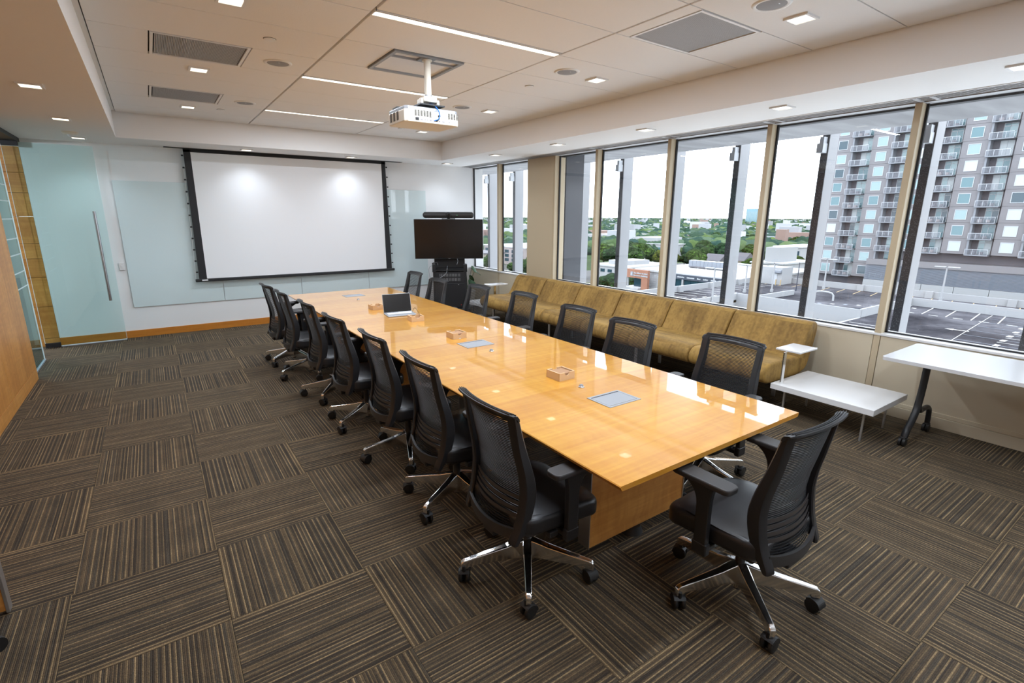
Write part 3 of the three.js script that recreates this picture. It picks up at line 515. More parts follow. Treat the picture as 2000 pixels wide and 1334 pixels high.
    const rib = []; for (let k = 0; k < 4; k++) { const rr = []; for (let i = 0; i <= 16; i++) { const u = i / 16 * 2 - 1, z = 0.213 + bow(u) * 0.9 + 0.012 + k * 0.0105, y = 0.9765 + [0.0, 0.0065, 0.0105, 0.012][k] - 0.004 * u * u; rr.push([[u * 0.212, y - 0.003, z - 0.002], [u * 0.212, y - 0.003, z + 0.002], [u * 0.212, y + 0.0012, z + 0.001], [u * 0.212, y + 0.0012, z - 0.001]]); } rib.push(loft(rr, 0.4)); }
    mesh('grip_rib', rib, M.plastic, t);
  }
  return t;
})();
{
  const D = Math.PI / 180;
  const list = [
    [2.108, -1.10, 0, -90, 'black mesh office chair alone at the near end of the table'],
    [1.374, -1.83, -90, -91, 'nearest black mesh office chair on the left table side'],
    [1.41, -2.64, -91, 224, 'second black mesh office chair from the camera, left table side'],
    [1.41, -3.41, -90, 183, 'third black mesh office chair from the camera, left table side'],
    [1.37, -4.22, -88, 220, 'middle black mesh office chair of seven on the left table side'],
    [1.355, -5.06, -90, 202, 'third black mesh office chair from far end, left table side'],
    [1.30, -5.93, -90, 160, 'second black mesh office chair from far end, left table side'],
    [1.27, -6.62, -86, 215, 'farthest black mesh office chair on the left table side'],
    [2.888, -1.87, 90, 20, 'nearest black mesh office chair on the window side of table'],
    [2.77, -2.65, 92, 50, 'second black mesh office chair from the camera, window side'],
    [2.845, -3.37, 90, 10, 'third black mesh office chair from the camera, window side'],
    [2.94, -4.33, 89, 33, 'middle black mesh office chair of seven on the window side'],
    [2.85, -5.11, 91, 60, 'third black mesh office chair from far end, window side'],
    [2.735, -5.93, 92, 15, 'black mesh office chair in front of the television cart cabinet'],
    [2.82, -6.85, 90, 42, 'farthest black mesh office chair, right of the table end'],
  ];
  list.forEach(([x, z, turn, star, label], i) => {
    const c = i ? chair0.clone() : chair0; c.name = numbered('office_chair'); scene.add(c);
    c.position.set(x, 0, z); c.rotation.y = turn * D; c.userData = { label, category: 'chair', group: 'black mesh office chairs' };
    c.children.find((o) => o.name === 'base').rotation.y = -star * D - turn * D;
  });
}

// ================================================================ SOFA, SIDE TABLES, WHITE TABLE
{
  const t = thing('sofa', 'long gold velvet bench sofa under the windows', 'sofa', [0, 0, 0]);
  const z0 = -2.29, w = 0.83;
  const seat = [[4.47, 0.315], [4.425, 0.345], [4.42, 0.40], [4.46, 0.445], [4.56, 0.455], [4.80, 0.445], [5.06, 0.435], [5.12, 0.40], [5.10, 0.33], [4.98, 0.305], [4.70, 0.305]];
  const back = [[4.985, 0.43], [5.05, 0.54], [5.115, 0.66], [5.165, 0.74], [5.20, 0.765], [5.255, 0.762], [5.28, 0.73], [5.26, 0.62], [5.21, 0.46], [5.15, 0.34], [5.06, 0.315], [5.0, 0.36]];
  const shift = (g, i) => { const c = g.clone(), uv = c.attributes.uv; for (let k = 0; k < uv.count; k++) uv.setXY(k, uv.getX(k) + i * 0.37, uv.getY(k) + i * 0.61); c.userData.done = true; return c; };
  const gs = geo([extr(seat, w - 0.007, 0.026, 5, true)]), gb = geo([extr(back, w - 0.013, 0.02, 5, true)]);
  for (let i = 0; i < 6; i++) {
    const zc = z0 - w * (i + 0.5);
    const a = new THREE.Mesh(shift(gs, i), M.velvet); a.name = 'seat_cushion'; a.position.z = zc; t.add(a);
    const b = new THREE.Mesh(shift(gb, i + 3), M.velvet); b.name = 'back_cushion'; b.position.z = zc; t.add(b);
  }
  mesh('inner_core', rb(4.93, 5.17, 0.33, 0.45, z0 - 6 * w + 0.012, z0 - 0.012, 0.02), M.velvet, t);
  mesh('support_beam', bx(4.6, 5.05, 0.24, 0.30, z0 - 6 * w + 0.05, z0 - 0.05), M.blackMetal, t);
  for (const z of [-2.5, -3.95, -5.6, -7.1]) mesh('leg', [rb(4.555, 4.567, 0, 0.31, z - 0.02, z + 0.02, 0.002, 1), rb(5.0, 5.012, 0, 0.31, z - 0.02, z + 0.02, 0.002, 1)], M.alu, t);
}
function sideBench(label, za, zb, post, tab, lab2) {
  const t = thing('side_bench', label, 'side table', [4.79, 0, (za + zb) / 2], 0, 'low white benches at the sofa ends');
  const d = (zb - za) / 2;
  mesh('slab', rb(-0.335, 0.345, 0.262, 0.312, -d, d, 0.003, 1), M.white, t);
  mesh('leg', [bx(-0.25, -0.235, 0, 0.262, d - 0.1, d - 0.085)], M.alu, t); mesh('leg', [bx(0.2, 0.215, 0, 0.262, d - 0.1, d - 0.085)], M.alu, t);
  mesh('leg', [bx(-0.25, -0.235, 0, 0.262, -d + 0.085, -d + 0.1)], M.alu, t); mesh('leg', [bx(0.2, 0.215, 0, 0.262, -d + 0.085, -d + 0.1)], M.alu, t);
  const s = thing('tablet_stand', lab2, 'tablet arm', [post[0], 0.312, post[1]], 0, 'white writing tablets on steel posts');
  mesh('post', rb(-0.022, 0.022, 0, 0.295, -0.006, 0.006, 0.002, 1), M.chrome, s);
  mesh('tablet', rb(tab[0], tab[1], 0.295, 0.311, tab[2], tab[3], 0.003, 1), M.whiteTop, s);
}
sideBench('low white bench table joined to the near sofa end', -2.26, -1.43, [4.525, -2.2], [0.02, 0.33, -0.1, 0.12], 'white square tablet on steel post at the near sofa end');
sideBench('low white bench table at the far sofa end by the television', -7.83, -7.28, [4.82, -7.45], [-0.16, 0.2, -0.1, 0.12], 'white square tablet on steel post at the far sofa end');
{
  const t = thing('flip_top_table', 'white flip-top training table on black casters by the window', 'table', [4.93, 0, -0.55]);
  const s = new THREE.Shape(), a = 0.37, b = 0.93, r = 0.035; s.moveTo(-a + r, -b); s.lineTo(a - r, -b); s.quadraticCurveTo(a, -b, a, -b + r); s.lineTo(a, b - r); s.quadraticCurveTo(a, b, a - r, b); s.lineTo(-a + r, b); s.quadraticCurveTo(-a, b, -a, b - r); s.lineTo(-a, -b + r); s.quadraticCurveTo(-a, -b, -a + r, -b);
  mesh('top', new THREE.ExtrudeGeometry(s, { depth: 0.024, bevelEnabled: true, bevelSize: 0.002, bevelThickness: 0.002, bevelSegments: 2, curveSegments: 8 }).rotateX(Math.PI / 2).translate(0, 0.728, 0), M.whiteTop, t);
  for (const z of [-0.74, 0.74]) {
    const leg = mesh('leg', [tube([[0.02, 0.69, z], [0.02, 0.55, z], [0.0, 0.36, z], [-0.03, 0.26, z], [-0.10, 0.17, z], [-0.165, 0.11, z], [-0.19, 0.055, z]], 0.026, 36, 12), tube([[0.0, 0.33, z], [0.05, 0.245, z], [0.14, 0.24, z], [0.235, 0.235, z], [0.29, 0.20, z], [0.31, 0.14, z], [0.315, 0.07, z]], 0.02, 36, 12), rb(-0.20, 0.2, 0.665, 0.70, z - 0.03, z + 0.03, 0.01)], M.blackMetal, t);
    for (const x of [-0.19, 0.32]) mesh('caster', [cyl(0.034, 0.034, 0.018, 0, 0, 0, 22).rotateX(Math.PI / 2).translate(x - 0.015, 0.034, z - 0.014), cyl(0.034, 0.034, 0.018, 0, 0, 0, 22).rotateX(Math.PI / 2).translate(x - 0.015, 0.034, z + 0.014), rb(x - 0.03, x + 0.02, 0.05, 0.075, z - 0.02, z + 0.02, 0.008)], M.rubber, leg);
  }
  mesh('flip_lever', [rb(-0.09, -0.02, 0.655, 0.685, -0.56, -0.5, 0.01)], M.blackMetal, t);
  mesh('under_rail', bx(-0.02, 0.02, 0.665, 0.70, -0.74, 0.74), M.blackMetal, t);
}
{ // wood side table at the left edge, one metal-edged end panel in view
  const t = thing('wood_side_table', 'wood table on black casters with metal edged panel, cut by left picture edge', 'table', [-1.0, 0, -2.2]);
  mesh('top', rb(-0.24, 0.22, 0.715, 0.74, -0.72, 0.72, 0.003), M.table, t);
  const p = mesh('end_panel', rb(-0.24, 0.222, 0.02, 0.715, -0.76, -0.72, 0.002, 1), M.panel, t); mesh('metal_edge', rb(0.222, 0.235, 0.01, 0.715, -0.764, -0.716, 0.002, 1), M.alu, p);
  const q = mesh('end_panel', rb(-0.24, 0.222, 0.02, 0.715, 0.70, 0.74, 0.002, 1), M.panel, t); mesh('metal_edge', rb(0.222, 0.235, 0.01, 0.715, 0.696, 0.744, 0.002, 1), M.alu, q);
  for (const [x, z] of [[0.225, -0.475], [-0.15, -0.475], [0.225, 0.5], [-0.15, 0.5]]) { mesh('caster', [cyl(0.034, 0.034, 0.02, 0, 0, 0, 22).rotateX(Math.PI / 2).rotateY(0.5).translate(x + 0.012, 0.034, z + 0.016), cyl(0.034, 0.034, 0.02, 0, 0, 0, 22).rotateX(Math.PI / 2).rotateY(0.5).translate(x - 0.012, 0.034, z - 0.016), rb(x - 0.02, x + 0.02, 0.05, 0.075, z - 0.02, z + 0.02, 0.008)], M.rubber, t); mesh('caster_post', cyl(0.015, 0.015, 0.645, x - 0.03, 0.3925, z, 10), M.blackMetal, t); }
}
// ================================================================ TELEVISION CART
{
  const turn = -0.487, P = [4.39, 0, -8.3];
  const cart = thing('television_cart', 'black equipment cabinet cart standing under the television', 'cart', P, turn);
  mesh('cabinet', rb(-0.30, 0.30, 0.13, 0.80, -0.28, 0.2, 0.01), M.blackMetal, cart);
  const door = mesh('door', rb(-0.25, 0.25, 0.16, 0.60, 0.2, 0.212, 0.012), M.plastic, cart); mesh('lock', cyl(0.01, 0.01, 0.006, 0.15, 0.575, 0.214, 12), M.alu, door); mesh('indicator_lamp', rb(0.19, 0.2, 0.2, 0.21, 0.211, 0.215, 0.002, 1), std([0.3, 0.0, 0.0], 0.4, { emissive: new THREE.Color(1, 0.05, 0.03), emissiveIntensity: 0.6 }), door);
  const v = []; for (let i = 0; i < 14; i++) for (let k = 0; k < 2; k++) v.push(bx(-0.18 + i * 0.027, -0.18 + i * 0.027 + 0.009, 0.64 + k * 0.08, 0.69 + k * 0.08, 0.1995, 0.2035));
  const vp = mesh('vent_panel', rb(-0.25, 0.25, 0.62, 0.79, 0.19, 0.2015, 0.003, 1), M.plastic, cart); mesh('vent_slot', v, M.speaker, vp).userData.kind = 'stuff';
  mesh('top_shelf', [bx(-0.30, 0.30, 0.82, 0.84, -0.28, 0.22), bx(-0.31, -0.25, 0.80, 0.93, 0.02, 0.22), bx(0.25, 0.31, 0.80, 0.93, 0.02, 0.22)], M.blackMetal, cart);
  mesh('handle', [tube([[-0.29, 0.92, 0.2], [-0.30, 0.955, 0.18], [-0.22, 0.955, 0.18], [-0.21, 0.92, 0.2]], 0.012)], M.plastic, cart);
  mesh('column', rb(-0.28, 0.28, 0.84, 1.25, -0.26, -0.12, 0.01), M.blackMetal, cart);
  for (const [x, z] of [[-0.26, 0.18], [0.26, 0.18], [-0.26, -0.24], [0.26, -0.24]]) mesh('caster', [cyl(0.05, 0.05, 0.04, 0, 0, 0, 20).rotateZ(Math.PI / 2).translate(x, 0.05, z), rb(x - 0.03, x + 0.03, 0.09, 0.13, z - 0.03, z + 0.03, 0.005)], M.rubber, cart);
  mesh('base_plate', rb(-0.36, 0.36, 0.10, 0.135, -0.32, 0.26, 0.01), M.blackMetal, cart);
  mesh('cable', tube([[-0.04, 0.9, 0.1], [-0.05, 0.84, 0.21], [-0.06, 0.79, 0.225], [-0.14, 0.72, 0.22], [-0.22, 0.68, 0.22]], 0.004, 30, 6), M.aluMatte, cart);
  mesh('cable', tube([[-0.29, 0.92, 0.1], [-0.36, 0.88, 0.12], [-0.37, 0.76, 0.12], [-0.34, 0.68, 0.15], [-0.31, 0.66, 0.18]], 0.004, 30, 6), M.aluMatte, cart);
  mesh('cable', tube([[0.14, 1.02, 0.0], [0.15, 0.98, 0.04], [0.13, 0.92, 0.06]], 0.003, 20, 6), M.aluMatte, cart);
  const tv = thing('television', 'large black television facing the table beside the projection screen', 'television', [P[0], 1.02, P[2]], turn);
  mesh('housing', rb(-0.615, 0.615, 0, 0.70, -0.055, 0.0, 0.006), M.plastic, tv);
  mesh('screen', rb(-0.607, 0.607, 0.014, 0.692, -0.001, 0.003, 0.001, 1), M.tv, tv);
  mesh('maker_badge', bx(-0.02, 0.02, 0.003, 0.008, 0.0, 0.0012), M.alu, tv);
  const bar = thing('video_bar', 'dark video conferencing bar with central lens on top of television', 'camera', [P[0], 1.7215, P[2]], turn);
  mesh('body', rb(-0.455, 0.455, 0.016, 0.122, -0.10, 0.02, 0.05, 6), M.plasticSoft, bar);
  mesh('top_plate', rb(-0.42, 0.42, 0.116, 0.125, -0.08, 0.0, 0.004), M.aluMatte, bar);
  mesh('lens_dome', [new THREE.SphereGeometry(0.052, 24, 16).scale(1, 1.05, 0.7).translate(0, 0.068, 0.01)], M.plastic, bar); mesh('lens', cyl(0.022, 0.026, 0.02, 0, 0, 0, 20).rotateX(Math.PI / 2).translate(0, 0.068, 0.046), M.tv, bar);
  mesh('indicator_lamp', rb(0.148, 0.158, 0.065, 0.073, 0.018, 0.022, 0.002, 1), std([0, 0.2, 0.05], 0.4, { emissive: new THREE.Color(0.1, 1, 0.35), emissiveIntensity: 1 }), bar);
  mesh('bracket', [bx(-0.12, 0.12, 0.0, 0.012, -0.05, 0.0), bx(-0.02, 0.02, 0, 0.04, -0.04, 0.02), cyl(0.03, 0.02, 0.02, 0, 0.012, 0.005, 16)], M.blackMetal, bar);
}
{ // plant behind the cart
  const t = thing('potted_plant', 'green potted plant half hidden behind the television cart', 'plant', [5.08, 0, -8.86]);
  mesh('pot', lathe([[0.0005, 0.0], [0.12, 0], [0.16, 0.3], [0.165, 0.32], [0.145, 0.32], [0.14, 0.28], [0.0005, 0.28]]), M.white, t);
  const leafM = std([0.03, 0.10, 0.03], 0.5), stemM = std([0.06, 0.10, 0.03], 0.7), r = rng(5);
  for (let i = 0; i < 12; i++) {
    const a = r() * 6.28, h = 0.5 + r() * 0.36, d = 0.06 + r() * 0.12, tip = [Math.cos(a) * d, h, Math.sin(a) * d];
    mesh('stem', tube([[0, 0.28, 0], [tip[0] * 0.4, h * 0.7, tip[2] * 0.4], tip], 0.005, 10, 5), stemM, t);
    const lg = new THREE.SphereGeometry(1, 10, 6).scale(0.045, 0.006, 0.09).translate(0, 0, 0.07); const l = mesh('leaf', lg, leafM, t); l.position.set(...tip); l.rotation.set(0.4 + r() * 0.5, -a + Math.PI / 2, 0, 'YXZ');
  }
}
// ================================================================ OUTSIDE
const X = {
  conc: std([0.462, 0.462, 0.462], 0.9, { map: concreteTex }),
  fin: std([0.223, 0.223, 0.23], 0.7), shadedPerf: std([0.38, 0.38, 0.38], 0.8, { map: tex(128, 128, (u, v) => { const n = vnoise(u * 64, v * 64, 4, 64, 64); const k = n > 0.72 ? 130 : 62 + n * 30; return [k, k, k + 4]; }, [0.4, 0.4]) }), darkStone: std([0.053, 0.055, 0.065], 0.4),  // perforated metal: speckle plus room-side shade darkened into its colour
  white: std([0.227, 0.229, 0.234], 0.85),
  asphalt: phy([0.387, 0.387, 0.387], 1, { specularIntensity: 0.15,  map: asphaltTex }),
  line: std([0.314, 0.308, 0.291], 0.8), yellow: std([0.283, 0.21, 0.113], 0.8),
  facade: std([0.132, 0.126, 0.132], 0.8), recess: std([0.095, 0.088, 0.097], 0.85), slab: std([0.153, 0.161, 0.178], 0.8),
  frame: std([0.302, 0.311, 0.325], 0.5),
  g1: phy([0.053, 0.111, 0.126], 0.06, { metalness: 0.08 }), g2: phy([0.147, 0.21, 0.218], 0.08, { metalness: 0.08 }), g3: phy([0.013, 0.035, 0.049], 0.05, { metalness: 0.08 }), g4: std([0.283, 0.308, 0.314], 0.3),
  rail: phy([0.132, 0.143, 0.165], 0.3, {}),
  louver: std([0.147, 0.161, 0.191], 0.6),
  brick: std([0.201, 0.088, 0.053], 0.85), navy: std([0.013, 0.019, 0.034], 0.4), roof: std([0.3, 0.3, 0.3], 0.9),
  slate: std([0.065, 0.059, 0.066], 0.85), tan: std([0.223, 0.191, 0.147], 0.85), pinkish: std([0.223, 0.187, 0.181], 0.85), blueGlass: phy([0.113, 0.201, 0.243], 0.15, { metalness: 0.3 }),
  trunk: std([0.049, 0.035, 0.024], 0.9),
};
const leafTex = tex(128, 128, (u, v) => { const n = fbm(u * 24, v * 24, 90, 3, 24, 24), q = vnoise(u * 60, v * 60, 95, 60, 60); const k = Math.max(0.12, (n - 0.25) * 2.2) * (0.55 + 0.8 * q); return [200 * k, 215 * k, 190 * k]; }, [7, 7]);
const leafMats = [[0.10, 0.17, 0.05], [0.16, 0.24, 0.06], [0.066, 0.13, 0.055], [0.30, 0.30, 0.045]].map((c) => phy(c, 1, { map: leafTex, specularIntensity: 0.1 }));
const GY = -22;
const groundTex = tex(512, 512, (u, v) => { const a = fbm(u * 20, v * 20, 100, 4, 20, 20), b = fbm(u * 6, v * 6, 104, 3, 6, 6); return a + b > 0.98 ? [150, 148, 146] : mix([84, 110, 66], [120, 128, 96], a); }, [600, 600]);
struct('ground', bx(9, 7000, GY - 0.5, GY, -7000, 3000), phy([0.28, 0.28, 0.28], 1, { map: groundTex, specularIntensity: 0.1 }));
{ // own building outside the glass
  const o = structG('wall_exterior');
  mesh('overhang', bx(5.62, 7.45, 2.83, 3.3, -16, 5), X.conc, o);
  mesh('spandrel', bx(5.62, 5.75, -3, 0.70, -16, 5), X.conc, o);
  mesh('exterior_column', rb(5.66, 6.05, -3, 2.83, -7.3, -6.6, 0.01, 1), X.darkStone, o);
  [-12.05, -10.85, -9.63, -8.43, -7.23, -6.03, -4.83, -3.55, -2.39, -1.19, 0.01, 1.21].forEach((z, i) => {
    const f = thing('facade_fin', ['vertical grey facade fin outside the far corner window', 'vertical grey facade fin outside the second far window', 'vertical grey facade fin hidden behind the beige column', 'vertical grey facade fin beside the dark exterior column', 'vertical grey facade fin left of the brick building', 'vertical grey facade fin just right of the third mullion', 'vertical grey facade fin in front of the parking roof edge', 'vertical grey facade fin left of the apartment tower', 'vertical grey facade fin in front of the tower middle', 'vertical grey facade fin cut by the right picture edge', 'vertical grey facade fin beside the camera', 'vertical grey facade fin behind the camera'][i], 'facade fin', [7.6, -3, z], 0, 'vertical fins outside the windows');
    mesh('blade', rb(0.012, 0.27, 0, 6.2, -0.045, 0.045, 0.004, 1), X.fin, f); mesh('shaded_perforated_strip', bx(0, 0.012, 0, 6.2, -0.045, 0.045), X.shadedPerf, f);  // thin perforated plate, coloured dark to carry the shade on the room-facing side
    mesh('bracket', [bx(-0.12, 0.0, 5.62, 5.74, -0.05, 0.03), bx(-0.1, 0.05, 5.74, 5.82, -0.03, 0.02)], X.frame, f);
  });
}
struct('added_bounce_roof', [bx(5.76, 27.5, -4.1, -3.7, -32, 14), bx(27.2, 27.5, -22, -3.7, -32, 14)], std([0.72, 0.72, 0.71], 0.9));   // unseen pale roof added below the sill to bounce sky light onto the ceiling
{ // parking garage roof
  const t = thing('parking_garage', 'white walled parking garage roof outside the right windows', 'garage', [60, -11, -30]);
  const P = (x0, x1, y0, y1, z0, z1) => bx(x0 - 60, x1 - 60, y0 + 11, y1 + 11, z0 + 30, z1 + 30);
  mesh('deck', [P(36, 92, -11.4, -11, -27.4, 30)], X.asphalt, t); mesh('deck', [P(75, 103, -11.4, -11, -55.7, -27.4)], X.asphalt, t); mesh('deck', [P(40, 75, -11.4, -11, -55.7, -45)], X.asphalt, t); mesh('deck', [P(92, 103, -11.4, -11.002, -27.4, 30)], X.asphalt, t);
  mesh('lower_deck', P(36, 75, -15, -14.6, -45, -27.5), X.asphalt, t);
  for (const [a, b, y0, y1, c, d] of [[40, 103, -16, -10, -56, -55.7], [103, 103.3, -16, -9.95, -56, 30], [92, 92.3, -11, -9.85, -27.6, 30], [74.7, 75, -16, -9.95, -45, -27.5], [75, 92, -11, -9.9, -27.75, -27.45], [40, 75, -16, -10, -45.3, -45], [75, 88, -11, -10.2, -43, -42.7], [36, 74.7, -16, -11, -27.75, -27.4]]) mesh('parapet', P(a, b, y0, y1, c, d), X.white, t);
  for (const x of [74, 83, 92]) mesh('parapet_pier', P(x, x + 1, -11, -9.95, -55.7, -55.2), X.white, t);
  for (const z of [-47, -39, -29, -19]) mesh('parapet_pier', P(102.6, 103, -11, -9.9, z, z + 1), X.white, t);
  mesh('outer_wall', P(40, 103.3, -22, -16, -56, 30), X.conc, t);
  const L = (x0, z0, x1, z1, w, m, n) => { const g = new THREE.BoxGeometry(Math.hypot(x1 - x0, z1 - z0), 0.02, w).rotateY(-Math.atan2(z1 - z0, x1 - x0)).translate((x0 + x1) / 2 - 60, 0.012, (z0 + z1) / 2 + 30); return mesh(n, g, m, t); };
  for (let k = -1; k < 9; k++) { const z = -23.9 + k * 2.6; L(84.8, z, 91.8, z - 0.75, 0.14, X.line, 'stall_line'); L(84.7, z + 0.8, 84.7, z + 1.8, 0.22, X.line, 'stall_dash'); }
  for (let k = 0; k < 6; k++) { const x = 83.2 - k * 3.3; L(x - 0.5, -13.65 + k * 0.15, x + 0.5, -13.6 + k * 0.15, 0.45, X.line, 'stall_dash'); L(x - 1.4, -13.4, x - 1.4, -9, 0.10, X.line, 'stall_line'); }
  L(68.8, -16.4, 91.5, -18.1, 0.07, X.line, 'expansion_joint'); for (let k = 0; k < 6; k++) L(88 - k * 3.6, -17.6 + k * 0.25, 88 - k * 3.6, -6, 0.05, X.louver, 'expansion_joint');
  for (let k = 0; k < 4; k++) { L(70.5 - k * 2.6, -27.0, 70.5 - k * 2.6, -22.2, 0.12, X.line, 'stall_line'); L(70 - k * 2.6, -21.6, 71 - k * 2.6, -21.6, 0.4, X.line, 'stall_dash'); }
  { const s = new THREE.Shape([[-1.1, 0], [-0.3, 0.45], [-0.3, 0.16], [1.1, 0.16], [1.1, -0.16], [-0.3, -0.16], [-0.3, -0.45]].map((p) => new THREE.Vector2(...p))); mesh('painted_arrow', new THREE.ExtrudeGeometry(s, { depth: 0.02, bevelEnabled: false }).rotateX(-Math.PI / 2).rotateY(-1.45).translate(75.9 - 60, 0.01, -17.8 + 30), X.line, t); }
  for (let k = 0; k < 15; k++) { const z = -53 + k * 2.6; L(97.2, z, 102.6, z - 0.9, 0.13, X.yellow, 'stall_line'); }
  for (let k = 0; k < 22; k++) L(46 + k * 2.6, -55.5, 46.6 + k * 2.6, -50.8, 0.12, X.line, 'stall_line');
  for (let k = 0; k < 11; k++) L(58 + k * 2.9, -49.6, 59 + k * 2.9, -49.6, 0.3, X.line, 'stall_dash');
  for (let k = 0; k < 8; k++) L(82 + k * 1.0, -36 + k * 1.4, 82.6 + k * 1.0, -36 + k * 1.4, 0.5, k % 2 ? X.line : X.louver, 'stall_dash');
  L(80, -33.4, 84, -28.2, 0.35, X.navy, 'drain_grate');
}
{ // stair house on the roof
  const t = thing('stair_house', 'small white stair house on the parking roof', 'shed', [100.4, -11, -52.6]);
  mesh('body', rb(-2, 2, 0, 3.3, -2.1, 2.1, 0.05, 1), X.white, t); mesh('canopy', rb(-2.6, -2, 2.2, 2.9, 0.6, 2.1, 0.2, 3), X.rail, t); mesh('door', bx(-2.05, -2, 0, 2.1, 0.3, 1.2), X.frame, t);
  for (const z of [1.5, 2.4]) mesh('bollard', cyl(0.1, 0.1, 1.1, -2.8, 0.55, z, 10), X.yellow, t);
}
[[68.05, -44.9, 5.2, 'white twin head lamp post at the parking roof edge, leftmost'], [83.4, -48.9, 4.6, 'white twin head lamp post second from left on parking roof'], [88, -46.6, 4.9, 'white twin head lamp post in front of the stair house'], [99.5, -43.2, 5.3, 'white twin head lamp post before the apartment tower'], [100.9, -26.4, 5.2, 'white twin head lamp post before the grey louver wall']].forEach(([x, z, h, l]) => {
  const t = thing('lamp_post', l, 'lamp post', [x, -11, z], 0, 'lamp posts on the parking roof');
  mesh('pole', cyl(0.11, 0.14, h, 0, h / 2, 0, 12), X.white, t); mesh('base', cyl(0.25, 0.25, 0.5, 0, 0.25, 0, 12), X.white, t);
  for (const s of [-1, 1]) mesh('lamp_head', rb(-0.25, 0.25, h - 0.02, h + 0.2, s > 0 ? 0.1 : -1.6, s > 0 ? 1.6 : -0.1, 0.09, 3), X.white, t);
});
{ const t = thing('bent_pole', 'white bent pipe post at the parking ramp', 'pole', [68.2, -11, -30.75]); mesh('pipe', tube([[0, -3.6, 0], [0, 3.2, 0], [0.2, 3.6, 0.3], [0.6, 3.6, 1.6], [0.8, 3.4, 2.0], [0.8, 2.6, 2.1]], 0.12, 30, 8), X.white, t); const b = thing('dark_post', 'thin dark post beside the stair house', 'pole', [92.8, -11, -44.8]); mesh('pole', cyl(0.07, 0.09, 5, 0, 2.5, 0, 8), X.navy, b); }
{ const t = thing('pipe_vent', 'short white vent pipe above the near ramp wall', 'vent', [66, -14.6, -28.8]); mesh('pipe', cyl(0.22, 0.22, 4, 0, 2, 0, 12), X.white, t); mesh('cap', cyl(0.1, 0.1, 0.3, 0, 4.1, 0, 8), X.navy, t); }
